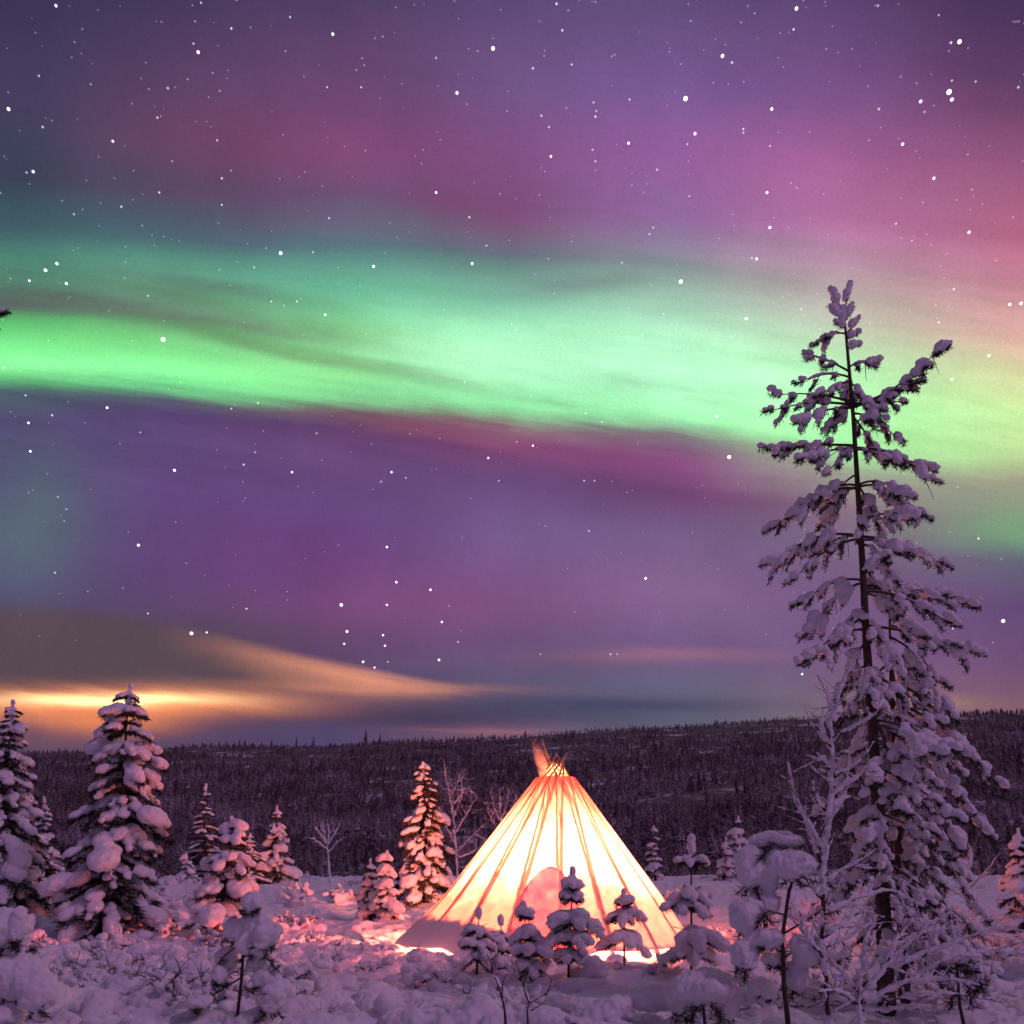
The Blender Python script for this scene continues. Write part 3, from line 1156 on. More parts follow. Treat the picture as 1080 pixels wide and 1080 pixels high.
def pine_bough(T, p0, tip, up, n, r, spread=0.5, ln=0.085):
    d = tip - p0
    L = np.linalg.norm(d)
    P = bez(p0, tip, p0 + d * .5 + UP * up, 9)
    T.B.tube(P, np.linspace(0.010 + 0.010 * L, 0.006, 9), 5)
    # snow lying along the bough
    for i in range(3, 8):
        if random.random() < .4:
            T.S.blob(P[i] + UP * r * .15, P[min(8, i + 1)] - P[i - 1], r * .7, r * .28, r * .26)
    hor = np.cross(d, UP)
    hor /= np.linalg.norm(hor) + 1e-9
    for i in range(n):
        t = 0.28 + 0.72 * (i + random.uniform(0, .8)) / n
        t = min(t, 1.0)
        q = t * 8
        k = min(7, int(q))
        c = P[k] + (P[k + 1] - P[k]) * (q - k)
        tg = P[k + 1] - P[k]
        tg = tg / (np.linalg.norm(tg) + 1e-9)
        side = (1 if i % 2 else -1) * random.uniform(.2, 1)
        l = r * random.uniform(1.5, 2.9)
        e = c + (tg * random.uniform(.3, 1.0) + hor * side * spread * 1.6 - UP * random.uniform(.15, .95)) * l * .75
        T.clump(c, e, r * random.uniform(.5, 1.08), nee=40, ln=ln, w=0.007)
        if random.random() < .6:      # thin bare side twigs
            q2 = c + (hor * -side * random.uniform(.5, 1.2) - UP * random.uniform(.2, 1.2) + tg * .5) * r * random.uniform(1.2, 2.2)
            T.B.tube(bez(c, q2, (c + q2) / 2 + UP * r * .3, 5), np.linspace(.007, .0025, 5), 4)
    e = tip + d / L * r * 1.6
    T.clump(tip, e, r * random.uniform(.8, 1.05), nee=44, ln=ln, w=0.007)


def tall_pine():
    Y = 10.0
    tr = [(889, 322), (893, 360), (900, 440), (905, 520), (910, 600), (914, 680), (920, 760), (926, 850), (931, 950), (936, 1078)]
    P = px_path(tr, Y)
    base = P[-1].copy()
    base[2] = float(gz(base[0], base[1])) - 0.1
    P[-1] = base
    T = Tree('pine_tree', 'tallest snow laden pine, rising at the right against the aurora', 'tree', base, 0.0135)
    T.W.tube(P[::-1], np.array([.105, .085, .07, .058, .048, .040, .033, .026, .019, .010]), 10)
    pys = np.array([b for a, b in tr])

    def onaxis(py):
        pxs = np.interp(py, pys, [a for a, b in tr])
        return at(pxs, py, Y)
    # leader clumps
    for a, b in (((888, 335), (875, 303)), ((890, 328), (897, 300)), ((889, 338), (874, 322)), ((891, 340), (899, 322)), ((891, 346), (882, 340)), ((892, 352), (906, 335)),
                 ((893, 358), (905, 350)), ((893, 366), (905, 364)), ((890, 345), (889, 325))):
        T.clump(at(*a, Y), at(*b, Y), 0.075, nee=30, ln=.07, w=.006, flat=1.0)
    B = [  # attach row, tip px, tip py, lift, clumps, radius px
        (352, 866, 360, .10, 2, 8), (392, 858, 376, .05, 3, 9), (398, 850, 402, .15, 2, 8), (388, 915, 384, .10, 2, 8), (402, 868, 414, .05, 4, 8), (404, 912, 420, .05, 4, 8),
        (428, 985, 374, -.22, 10, 10), (426, 960, 405, -.1, 5, 9), (424, 826, 416, .10, 4, 9), (427, 818, 432, .12, 5, 8), (430, 848, 442, .1, 4, 9), (430, 878, 446, .1, 5, 9), (430, 950, 424, .1, 2, 7),
        (436, 942, 458, .15, 4, 8), (440, 922, 474, .1, 4, 8), (470, 818, 472, .05, 9, 10), (472, 850, 482, .05, 5, 9), (474, 876, 494, .05, 3, 8), (472, 968, 490, .10, 6, 10), (474, 978, 502, .25, 4, 9),
        (474, 930, 482, .05, 3, 8), (515, 822, 552, .30, 9, 11), (512, 846, 538, .25, 7, 10), (514, 872, 546, .2, 5, 10), (514, 966, 540, .30, 8, 10), (512, 950, 520, .2, 6, 10), (512, 924, 552, .15, 6, 10),
        (540, 905, 560, .1, 4, 10), (566, 820, 590, .30, 9, 11), (568, 842, 606, .2, 5, 10), (566, 868, 580, .15, 6, 10), (566, 990, 592, .15, 8, 11), (570, 950, 580, .1, 6, 10), (574, 940, 606, .2, 6, 10),
        (600, 930, 625, .1, 5, 10), (612, 852, 632, .2, 5, 11), (614, 858, 660, .2, 6, 12), (618, 1018, 636, .12, 9, 11), (622, 985, 626, .1, 7, 11), (624, 992, 652, .2, 7, 11), (626, 960, 660, .2, 7, 11),
        (640, 890, 668, .1, 6, 11), (650, 935, 680, .1, 7, 12), (664, 856, 692, .2, 6, 12), (660, 1018, 684, .1, 8, 12), (668, 965, 705, .15, 7, 12), (676, 890, 720, .1, 6, 11),
    ]
    for py, tx, ty, lift, n, r in B:
        dy = random.uniform(-.55, .55)
        tip = at(tx, ty, Y + dy)
        pine_bough(T, onaxis(py), tip, lift, n if py < 500 else max(2, int(n * .72)), r / 90.0)
    # boughs that point towards and away from the viewer
    for py in np.linspace(400, 700, 7):
        a = random.choice([-1, 1]) * PI / 2 + random.uniform(-.7, .7)
        L = 0.25 + (py - 380) / 320 * .75
        c = onaxis(py)
        pine_bough(T, c, c + np.array([math.cos(a) * L, math.sin(a) * L, -random.uniform(.05, .3) * L]), .1, 4, 10 / 90)
    # lower skirt of hanging boughs
    for py in np.linspace(700, 985, 30):
        a = random.uniform(0, 2 * PI)
        L = random.uniform(.45, 1.0) * (0.75 + 0.35 * math.sin((py - 700) / 285 * PI))
        if math.cos(a) < 0:
            L *= .72
        c = onaxis(py)
        tip = c + np.array([math.cos(a) * L, math.sin(a) * L, -random.uniform(.35, .8) * L - .1])
        pine_bough(T, c, tip, .10, random.randint(3, 5), random.uniform(7.5, 11.5) / 90, ln=.085)
    for py in np.linspace(745, 985, 13):            # boughs hanging towards the viewer over the trunk
        a = -PI / 2 + random.uniform(-.7, .7)
        L = random.uniform(.4, .8)
        c = onaxis(py)
        pine_bough(T, c, c + np.array([math.cos(a) * L, math.sin(a) * L, -random.uniform(.3, .7) * L]), .12, 4, random.uniform(8, 12) / 90)
    return T.done(amp=0.022, scale=7)


tall_pine()


def neighbour_pine():
    Y = 10.7
    tr = [(938, 650), (940, 720), (944, 800), (948, 900), (952, 1000), (955, 1072)]
    P = px_path(tr, Y)
    base = P[-1].copy()
    base[2] = float(gz(base[0], base[1])) - 0.1
    P[-1] = base
    T = Tree('pine_tree', 'thinner snow laden pine growing close behind the right of the tallest pine', 'tree', base, 0.0135)
    T.W.tube(P[::-1], [.075, .06, .046, .034, .024, .012], 9)
    pys = [b for a, b in tr]

    def onaxis(py):
        return at(np.interp(py, pys, [a for a, b in tr]), py, Y)
    for py, tx, ty, lift, n, r in [
        (660, 975, 678, .1, 4, 11), (672, 990, 715, .15, 6, 12), (690, 996, 745, .3, 6, 13), (700, 985, 765, .2, 5, 14), (720, 1018, 790, .35, 7, 13), (740, 1046, 820, .3, 8, 12), (742, 1005, 805, .25, 5, 13),
        (752, 1020, 850, .2, 5, 12), (770, 1036, 872, .35, 6, 13), (780, 990, 850, .2, 6, 14), (800, 1005, 880, .25, 5, 13), (830, 1010, 910, .3, 6, 12), (850, 1030, 955, .35, 5, 11), (870, 985, 920, .2, 5, 12),
        (700, 952, 770, .2, 6, 13), (760, 965, 830, .2, 6, 14), (820, 960, 890, .2, 6, 13), (880, 1000, 960, .25, 6, 11), (900, 960, 960, .2, 5, 12), (700, 905, 745, .2, 5, 12), (740, 895, 800, .2, 5, 12),
        (900, 920, 960, .2, 5, 12), (930, 1010, 1000, .25, 5, 11), (950, 985, 1020, .2, 5, 12), (960, 925, 1020, .2, 4, 11)]:
        pine_bough(T, onaxis(py), at(tx, ty, Y + random.uniform(-.7, .5)), lift, n, r / 100.0, ln=.10)
    return T.done(amp=0.022, scale=7)


neighbour_pine()

# ---- conifers of the middle distance
spruce('spruce_tree', 'dense snow covered spruce cut by the left edge', 2, 25, 10, 741, 56, 'puffy', .035, levels=34, dens=90, prof=.68, pad=1.05, npad=.26, snow=1.1)
spruce('spruce_tree', 'short spruce with a pink lit side, tucked behind the spruce at the left edge', 48, 31, 47, 842, 27, 'puffy', .035, levels=18, gap=.15, pad=1.3)
spruce('spruce_tree', 'big spruce with heavy snow pillows in front of the orange glow', 112, 22.5, 141, 724, 54, 'puffy', .03, levels=25, gap=.26, prof=.45, dens=120, pad=1.25, snow=1.15, npad=.27)
spruce('spruce_tree', 'slender spruce with thin level boughs behind the drooping pine', 214, 40, 217, 828, 30, 'layer', .035, levels=20, gap=.35, snow=.95)
spruce('pine_tree', 'small rounded pine bowed under snow with its bare trunk showing', 231, 22, 246, 864, 40, 'puffy', .03, levels=12, gap=.2, bare=.25, prof=.5, pad=1.4, snow=1.1, npad=.3, dens=110)
spruce('spruce_tree', 'narrow low spruce just behind the small rounded pine', 264, 34, 264, 880, 20, 'layer', .035, levels=13, gap=.2)
spruce('spruce_tree', 'short spruce standing alone between the pines and the bare tree', 291, 36, 291, 851, 20, 'puffy', .035, levels=13, gap=.2, pad=1.35, prof=.7)
spruce('spruce_tree', 'tiny snow covered spruce at the snowfield edge behind the big spruce', 199, 37, 197, 901, 12, 'puffy', .03, levels=7, gap=.2, pad=1.4, prof=.7)
spruce('spruce_tree', 'spruce lit bright orange by the tipi', 450, 29, 447, 806, 31, 'puffy', .026, levels=26, gap=.05, prof=.5, dens=130, pad=1.1, snow=1.0, npad=.3)
spruce('spruce_tree', 'slim white spruce directly right of the tipi', 691, 41, 690, 872, 12, 'puffy', .035, levels=10, gap=.2, pad=1.4, prof=.7)
spruce('spruce_tree', 'taller of two white spruces behind the snow loaded pine', 779, 41, 779, 862, 19, 'puffy', .035, levels=12, gap=.2, pad=1.4, prof=.7)
spruce('spruce_tree', 'shorter of two white spruces behind the snow loaded pine', 765, 40, 766, 884, 12, 'puffy', .035, levels=8, gap=.2, pad=1.4, prof=.7)
spruce('spruce_tree', 'snowy spruce at the right edge', 1075, 22, 1074, 876, 26, 'puffy', .035, levels=12, gap=.2, pad=1.4, prof=.7)


# ---- small pines with stacked umbrella whorls before the tipi
def whorl_pine(label, px_base, Y, px_top, py_top, whorls, leader=4, voxel=.012, group=None, name='pine_sapling'):
    p = at(px_base, 1000, Y)
    p[2] = float(gz(p[0], p[1])) - .05
    top = at(px_top, py_top, Y)
    T = Tree(name, label, 'sapling', p, voxel, group)
    s = np.linspace(0, 1, 9)[:, None]
    axis = p + (top - p) * s
    T.W.tube(axis, np.linspace(.022, .008, 9), 7)
    sc = Y / F_PX

    def ax(py):
        z = at(px_top, py, Y)[2]
        t = np.clip((z - p[2]) / (top[2] - p[2]), 0, 1)
        return p + (top - p) * t
    for i in range(4):
        q = top + (axis[-2] - top) * i * .22
        T.S.blob(q, UP, leader * sc * 1.2, leader * sc, leader * sc)
    for py, hw, th in whorls:
        c = ax(py + random.uniform(-2, 2))
        nb = 8
        a0 = random.uniform(0, 6.28)
        for j in range(nb):
            a = a0 + 2 * PI * j / nb + random.uniform(-.3, .3)
            L = hw * sc * random.choice([.55, .7, .9, 1.0, 1.1])
            tip = c + np.array([math.cos(a) * L, math.sin(a) * L, -L * random.uniform(-.05, .75)])
            if random.random() < .12:
                continue
            P = bez(c, tip, c + (tip - c) * .5 + UP * L * .25, 6)
            T.B.tube(P, np.linspace(.010, .005, 6), 4)
            tuft(T.N, P[1] - UP * .03, P[5] - UP * .03, 90, .075, .008, .8)
            r = th * sc
            for t in range(2, 6):
                rr = r * random.uniform(.45, 1.1) * (1.1 if t == 4 else .9)
                T.S.blob(P[t] + UP * rr * .5, P[5] - P[2], rr * 1.25, rr * 1.0, rr * .8)
        for q in range(2):       # short snowless twigs between the tiers
            a = random.uniform(0, 6.28)
            e = c + np.array([math.cos(a), math.sin(a), .35]) * hw * sc * .5 + UP * .06
            T.B.tube([c + UP * .06, e], [.006, .003], 4)
            tuft(T.N, c + UP * .06, e, 26, .06, .006)
        T.S.blob(c + UP * th * sc * .6, UP, th * sc * .8, th * sc, th * sc)
    return T.done(bark=M_TWIG, amp=.02, scale=10)


whorl_pine('leftmost small pine before the tipi, with a knobbed top', 503, 14.6, 505, 960, [(980, 15, 5), (997, 18, 6), (1010, 14, 6)], 4)
whorl_pine('low small pine with a knobbed top, second from the left before the tipi', 530, 14.9, 528, 968, [(987, 12, 5), (1000, 18, 6), (1014, 20, 7)], 4)
whorl_pine('small pine bent over under a curl of snow, before the door flap', 560, 13.6, 552, 954, [(966, 10, 6), (984, 16, 8), (1004, 20, 9), (1022, 18, 8)], 4.5)
whorl_pine('small pine with one long drooping snow arm, before the bright canvas', 599, 13.6, 604, 917, [(932, 12, 7), (944, 13, 6), (970, 27, 9), (990, 22, 8), (1008, 16, 7)], 4)
whorl_pine('neat small pine with three umbrella tiers of snow, before the right of the tipi', 658, 14.9, 658, 940, [(949, 9, 4.5), (966, 18, 6), (989, 22, 7.5)], 3.6)
whorl_pine('taller small pine with a thick snow column on top, right of the tipi', 728, 13.4, 729, 884, [(908, 15, 6), (944, 25, 7), (955, 20, 7), (988, 34, 10), (1004, 26, 9)], 5)


# ---- plants buried under big pillows of snow near the camera
def laden(name, label, cat, Y, base_px, trunk, arms, lumps, voxel=.016, group=None, trunk_r=.02):
    p = at(base_px, 1000, Y)
    p[2] = float(gz(p[0], p[1])) - .08
    T = Tree(name, label, cat, p, voxel, group)
    sc = Y / F_PX
    tp = px_path(trunk, Y)
    T.W.tube(np.concatenate([[p], tp]), np.linspace(trunk_r, trunk_r * .45, len(tp) + 1), 8)
    for pts in arms:
        Q = px_path(pts, Y)
        Q = Q + np.linspace(0, 1, len(Q))[:, None] * np.array([0, random.uniform(-.25, .25), 0])
        T.B.tube(Q, np.linspace(.012, .006, len(Q)), 5)
        tuft(T.N, Q[-2], Q[-1], 70, .09, .007, .7)
    for lp in lumps:
        px, py, rx, ry = lp[:4]
        dy = lp[4] if len(lp) > 4 else random.uniform(-.15, .15)
        c = at(px, py, Y + dy)
        T.S.blob(c, (1, 0, 0), rx * sc, .8 * (rx + ry) * .5 * sc, ry * sc, ICO2)
        for q in range(3):
            o = np.array([random.uniform(-.6, .6) * rx * sc, random.uniform(-.5, .5) * rx * sc, random.uniform(-.15, .45) * ry * sc])
            T.S.blob(c + o, (1, random.uniform(-1, 1), 0), rx * sc * .62, rx * sc * .55, ry * sc * .6, ICO2)
        b0 = c - UP * ry * sc * .55
        for q in range(4):
            e = b0 + np.array([random.uniform(-.8, .8) * rx * sc, random.uniform(-.7, .3) * rx * sc, -random.uniform(.3, .9) * ry * sc])
            T.B.tube([b0, e], [.008, .004], 4)
            tuft(T.N, b0, e, 46, .085, .0065, .65)
    return T.done(bark=M_TWIG, amp=.04, scale=7)


laden('pine_sapling', 'sapling hunched under round snow pillows at the lower left, trunk bare below', 'sapling', 9.4, 253, [(254, 1040), (257, 1000), (262, 960), (264, 945)],
      [[(256, 1030), (230, 1045), (205, 1065)], [(258, 1000), (285, 1010), (297, 1022)], [(258, 990), (235, 1010), (228, 1030)], [(257, 1040), (275, 1055), (285, 1068)]],
      [(265, 951, 11, 11), (270, 975, 16, 14), (282, 985, 14, 14), (247, 980, 14, 11), (268, 995, 19, 14), (240, 1012, 12, 14), (233, 1028, 9, 10), (277, 1015, 16, 12), (286, 1050, 16, 18), (210, 1056, 14, 7), (280, 1032, 14, 9)])
laden('pine_sapling', 'pine buried in huge snow pillows in the lower left corner', 'sapling', 9.0, -4, [(0, 1040), (2, 980), (4, 960)],
      [[(0, 1040), (20, 1058), (28, 1062)], [(2, 1000), (18, 1000), (24, 1004)]],
      [(2, 978, 17, 22), (20, 975, 9, 18), (26, 985, 6, 20), (18, 1030, 32, 24), (40, 1046, 20, 20), (0, 1052, 18, 14), (4, 1072, 18, 12)], .018)
laden('pine_sapling', 'low plant rolled into one round snow pillow with dark needles under it', 'sapling', 9.2, 742, [(742, 1066), (742, 1050)],
      [[(742, 1056), (732, 1066), (726, 1078)], [(742, 1056), (752, 1064), (760, 1076)]],
      [(742, 1042, 34, 18), (720, 1054, 18, 18), (765, 1056, 16, 20), (745, 1035, 24, 14)], .018)
laden('pine_tree', 'crooked small pine loaded with broad snow pillows, left of the frosted birch', 'tree', 8.9, 828, [(827, 1040), (825, 990), (832, 940), (845, 905)],
      [[(826, 985), (805, 990), (790, 1005), (780, 1020)], [(828, 965), (808, 960), (795, 975)], [(845, 905), (815, 890), (800, 905)], [(826, 985), (850, 970), (870, 955)], [(827, 1010), (845, 1000), (862, 1003)]],
      [(818, 886, 30, 10), (792, 915, 17, 24), (835, 912, 26, 17), (810, 925, 12, 20), (787, 967, 18, 19), (802, 955, 20, 15), (806, 990, 22, 10), (785, 1008, 14, 17), (853, 1002, 20, 16), (840, 1030, 14, 16), (815, 1012, 14, 7)], .017, trunk_r=.028)
laden('pine_sapling', 'snow hooded sapling with hanging dark twigs in the lower right', 'sapling', 9.0, 1012, [(1012, 1060), (1010, 1030), (1008, 1010)],
      [[(1010, 1022), (990, 1018), (982, 1030)], [(1010, 1022), (1030, 1030), (1034, 1046)], [(1010, 1030), (1000, 1045), (996, 1060)], [(1010, 1030), (1020, 1042), (1022, 1060)]],
      [(1010, 1006, 22, 9), (1022, 1014, 12, 10), (992, 1014, 12, 8), (1026, 1028, 8, 12)], .016)


# ---- hoar-frosted leafless trees
def frosted(name, label, cat, Y, base_px, limbs, r0, twigs, tl, voxel=None, group=None, frost=1.0, depth=.3, mat=None, snowy=True):
    p = at(base_px, 1000, Y)
    p[2] = float(gz(p[0], p[1])) - .06
    T = Tree(name, label, cat, p, voxel or .014, group)
    for n, pts in enumerate(limbs):
        if n == 0:
            Q = np.concatenate([[p], px_path(pts, Y)])
        else:
            Q = px_path(pts, Y)
            Q = Q + np.linspace(0, 1, len(Q))[:, None] * np.array([0, random.uniform(-depth, depth), 0])
        L = np.linalg.norm(np.diff(Q, axis=0), axis=1).sum()
        m = max(8, int(L / .06))
        cum = np.concatenate([[0], np.cumsum(np.linalg.norm(np.diff(Q, axis=0), axis=1))]) / L
        tt = np.linspace(0, 1, m)
        P = np.stack([np.interp(tt, cum, Q[:, i]) for i in range(3)], 1)
        if m > 8:
            ker = np.ones(5) / 5
            Pp = np.stack([np.convolve(np.pad(P[:, i], 2, mode='edge'), ker, 'valid') for i in range(3)], 1)
            Pp[0], Pp[-1] = P[0], P[-1]
            P = Pp
        P[1:-1] += rng.normal(size=(m - 2, 3)) * r0 * .25
        rr = np.linspace(r0 if n == 0 else r0 * .55, r0 * .22, m)
        (T.W if n == 0 else T.B).tube(P, rr, 6)
        if snowy:
            i0 = 1
            while i0 < m - 3:
                i1 = min(m, i0 + random.randint(4, 9))
                if i1 - i0 > 2 and random.random() < .9:
                    kk = np.linspace(0, 1, i1 - i0)
                    bulge = 0.55 + 0.65 * np.sin(PI * (0.12 + 0.76 * kk)) * random.uniform(.7, 1.25)
                    T.S.tube(P[i0:i1] + UP * rr[i0:i1, None] * 1.0 * frost, (rr[i0:i1] * 1.3 * frost + .005) * bulge, 7)
                i0 = i1 - 1
        # twigs
        for k in range(int(twigs * L)):
            i = random.randint(m // 5 if n == 0 else 1, m - 2)
            tg = P[i + 1] - P[i]
            tg /= np.linalg.norm(tg) + 1e-9
            d = tg * random.uniform(.4, 1) + rng.normal(size=3) * .55 + UP * .15
            d /= np.linalg.norm(d)
            l = tl * random.uniform(.4, 1.2)
            e = P[i] + d * l
            mid = P[i] + d * l * .5 + rng.normal(size=3) * l * .08
            tr = r0 * random.uniform(.14, .24)
            B = bez(P[i], e, mid, 5)
            T.B.tube(B, np.linspace(tr, tr * .4, 5), 4)
            if snowy and random.random() < .75:
                T.S.tube(B + UP * tr, np.linspace(tr * 1.7, tr * .9, 5) * frost + .003, 6)
            for q in range(2):
                d2 = d + rng.normal(size=3) * .6
                d2 /= np.linalg.norm(d2)
                s = B[random.randint(1, 4)]
                T.B.tube([s, s + d2 * l * .5], [tr * .5, tr * .2], 3)
    return T.done(bark=mat or M_FROST, branch=mat or M_FROST, amp=.016, scale=13)


frosted('birch_sapling', 'upright hoar frosted birch sapling standing in front of the tallest pine', 'tree', 8.8, 870,
        [[(868, 1000), (868, 930), (874, 860), (878, 800), (877, 750), (868, 722), (862, 712)],
         [(866, 910), (852, 866), (845, 835), (842, 812)], [(872, 855), (856, 848), (848, 828)], [(876, 842), (900, 822), (920, 814), (938, 810)],
         [(880, 778), (902, 766), (924, 750)], [(878, 820), (892, 812), (908, 800)], [(877, 770), (884, 735), (893, 712), (905, 690)], [(876, 790), (866, 775), (868, 748)],
         [(872, 870), (890, 850), (906, 826)], [(870, 900), (858, 880), (846, 858)], [(868, 935), (890, 916), (926, 902)], [(868, 965), (900, 950), (940, 938), (985, 958)],
         [(868, 990), (905, 965), (930, 958)], [(869, 950), (850, 930), (846, 905)], [(878, 812), (868, 800), (858, 802)], [(869, 1000), (895, 990), (925, 972)], [(868, 1010), (845, 985), (838, 960)]],
        .024, 15, .28, .010, frost=1.3, mat=M_TWIG)
frosted('bush', 'sprawling frosted bush with long arching snow branches in the lower right', 'bush', 8.7, 905,
        [[(905, 1060), (908, 1040)], [(905, 1060), (935, 1020), (965, 990), (990, 968)], [(905, 1060), (950, 1040), (1000, 1010), (1050, 1000), (1082, 1008)], [(908, 1050), (880, 1010), (860, 985)],
         [(905, 1055), (960, 1055), (1010, 1050), (1075, 1062)], [(905, 1050), (915, 1000), (930, 970)], [(905, 1060), (875, 1040), (845, 1040)], [(930, 1025), (980, 1000), (1040, 975), (1075, 985)],
         [(905, 1065), (940, 1070), (990, 1068), (1030, 1078)], [(910, 1040), (945, 1000), (985, 985), (1030, 982)], [(905, 1060), (885, 1055), (862, 1068)], [(950, 1040), (985, 1030), (1020, 1036)],
         [(935, 1020), (948, 985), (970, 962)]],
        .020, 13, .26, .011, frost=1.7, depth=.6, mat=M_TWIG)
frosted('bare_tree', 'small bare frosted tree forking into a pale fan before the dark forest', 'tree', 38, 346,
        [[(346, 905), (345, 890)], [(345, 892), (338, 880), (331, 872)], [(345, 892), (348, 878), (346, 865)], [(345, 892), (352, 880), (358, 868)], [(345, 890), (340, 876), (338, 866)], [(346, 900), (354, 890), (360, 885)], [(345, 896), (336, 888), (330, 884)]],
        .05, 9, .4, .02, depth=.5)
frosted('birch_tree', 'large pale frosted birch behind the orange lit spruce', 'tree', 33, 482,
        [[(482, 915), (479, 870), (474, 835), (468, 808)], [(480, 880), (496, 852), (503, 840)], [(480, 900), (500, 880), (512, 868)], [(478, 865), (488, 835), (484, 815)], [(480, 890), (466, 862), (460, 840)],
         [(478, 850), (492, 830), (500, 836)], [(482, 905), (496, 900), (510, 890)], [(482, 915), (504, 912), (516, 896)], [(476, 840), (484, 822), (490, 818)]],
        .034, 16, .5, .018, depth=.8)
frosted('birch_tree', 'frosted birch showing above the left slope of the tipi', 'tree', 31, 528,
        [[(529, 915), (528, 870), (527, 832)], [(528, 880), (540, 855), (545, 840)], [(528, 880), (516, 860), (513, 846)], [(528, 868), (535, 845), (537, 832)], [(528, 868), (520, 850), (518, 836)], [(529, 900), (512, 885), (500, 880)], [(529, 905), (545, 890), (550, 870)]],
        .032, 18, .45, .018, depth=.7)
frosted('bush', 'reddish frosted leafless bush behind the right side of the tallest pine', 'bush', 16.5, 1024,
        [[(1026, 950), (1024, 925), (1022, 892)], [(1025, 930), (1010, 915), (1000, 905)], [(1025, 935), (1040, 915), (1046, 900)], [(1026, 950), (1005, 938), (995, 928)], [(1026, 950), (1045, 940), (1052, 930)], [(1024, 915), (1030, 900), (1030, 888)], [(1024, 915), (1014, 900), (1012, 890)]],
        .030, 7, .40, .02, depth=.5)
frosted('shrub', 'bare dark forked shrub poking out of the snow at the bottom centre', 'shrub', 9.0, 556,
        [[(556, 1065), (559, 1055)], [(558, 1058), (552, 1040), (546, 1022), (543, 1012)], [(558, 1058), (575, 1050), (592, 1036)], [(560, 1066), (566, 1062), (575, 1056)], [(552, 1040), (556, 1026), (560, 1018)], [(575, 1050), (580, 1042), (582, 1032)]],
        .016, 1.2, .18, .012, mat=M_TWIG, snowy=False)
frosted('shrub', 'bare dark shrub of two bent stems left of the forked one, bottom centre', 'shrub', 9.2, 533,
        [[(533, 1062), (526, 1040), (519, 1026)], [(526, 1042), (522, 1030), (524, 1018)], [(519, 1026), (508, 1016), (503, 1008)], [(519, 1026), (518, 1014), (514, 1004)], [(530, 1052), (530, 1036), (534, 1026)]],
        .017, 1.2, .18, .012, mat=M_TWIG, snowy=False)


# ---- low snow-covered scrub all over the field: a few kinds, copied
def make_scrub(seed, label, group, twiggy=False):
    random.seed(seed)
    T = Tree('shrub', label, 'shrub', (0, 0, 0), .018, group)
    for k in range(9):
        a = random.uniform(0, 6.28)
        L = random.uniform(.12, .42)
        tip = np.array([math.cos(a) * L, math.sin(a) * L, random.uniform(.06, .26)])
        P = bez(np.zeros(3), tip, np.array([tip[0] * .3, tip[1] * .3, tip[2] * .9]), 6)
        T.B.tube(P, np.linspace(.009, .004, 6), 4)
        tuft(T.N, P[2], P[5], 22, .05, .006)
        for q in range(4):
            t = random.randint(2, 5)
            r = random.uniform(.03, .075) * (.6 if twiggy else 1)
            T.S.blob(P[t] + rng.normal(size=3) * .04 + UP * .02, rng.normal(size=3), r * 1.35, r, r * .8)
        if twiggy or k < 3:
            e = P[4] + np.array([random.uniform(-.12, .12), random.uniform(-.12, .12), random.uniform(.06, .2)])
            T.B.tube([P[4], (P[4] + e) / 2 + rng.normal(size=3) * .015, e], [.005, .004, .002], 3)
    T.S.blob((0, 0, 0.02), (1, .3, 0), .26, .2, .10)
    return T.done(bark=M_TWIG, amp=.014, scale=10)


def copy_tree(o, loc, rz, s):
    c = o.copy()
    COL.objects.link(c)
    c.location = loc
    c.rotation_euler = (0, 0, rz)
    c.scale = (s, s, s)
    for ch in list(o.children):
        d = ch.copy()
        COL.objects.link(d)
        d.parent = c
    return c


GR = 'low snow crusted shrubs across the snowfield'
protos = [make_scrub(11, 'low shrub crusted with snow on the open snowfield', GR), make_scrub(12, 'low shrub crusted with snow on the open snowfield', GR),
          make_scrub(13, 'low shrub crusted with snow on the open snowfield', GR, twiggy=True)]
random.seed(99)
SPOTS = []
while len(SPOTS) < 150:
    px = random.uniform(-20, 1100)
    Y = 1530.0 / random.uniform(36, 150)
    x = (px - 540) / F_PX * Y
    if math.hypot(x - TIPI[0], Y - TIPI[1]) < 4.0:
        continue
    if 330 < px < 780 and Y < 15 and random.random() < .6:
        continue
    if pnoise(x / 4.0, Y / 4.0, 41.0) < -0.08 and random.random() < .85:
        continue
    SPOTS.append((x, Y))
used = [False] * 3
for x, Y in SPOTS:
    k = random.choice([0, 0, 1, 1, 2])
    loc = (x, Y, float(gz(x, Y)) - .04)
    s = random.uniform(.7, 1.7) * (1.25 if Y > 22 else 1)
    if not used[k]:
        o = protos[k]
        o.location = loc
        o.scale = (s, s, s)
        used[k] = True
    else:
        copy_tree(protos[k], loc, random.uniform(0, 6.28), s)

spruce('spruce_sapling', 'small orange lit sapling beside the bright spruce, nearer the tipi glow', 409, 24.5, 408, 898, 17, 'puffy', .02, levels=9, bare=.01, prof=.6, pad=1.5, snow=1.2)
spruce('spruce_sapling', 'smallest lit sapling left of the orange spruce', 391, 25, 390, 907, 13, 'puffy', .02, levels=8, bare=.01, prof=.6, pad=1.5, snow=1.2)


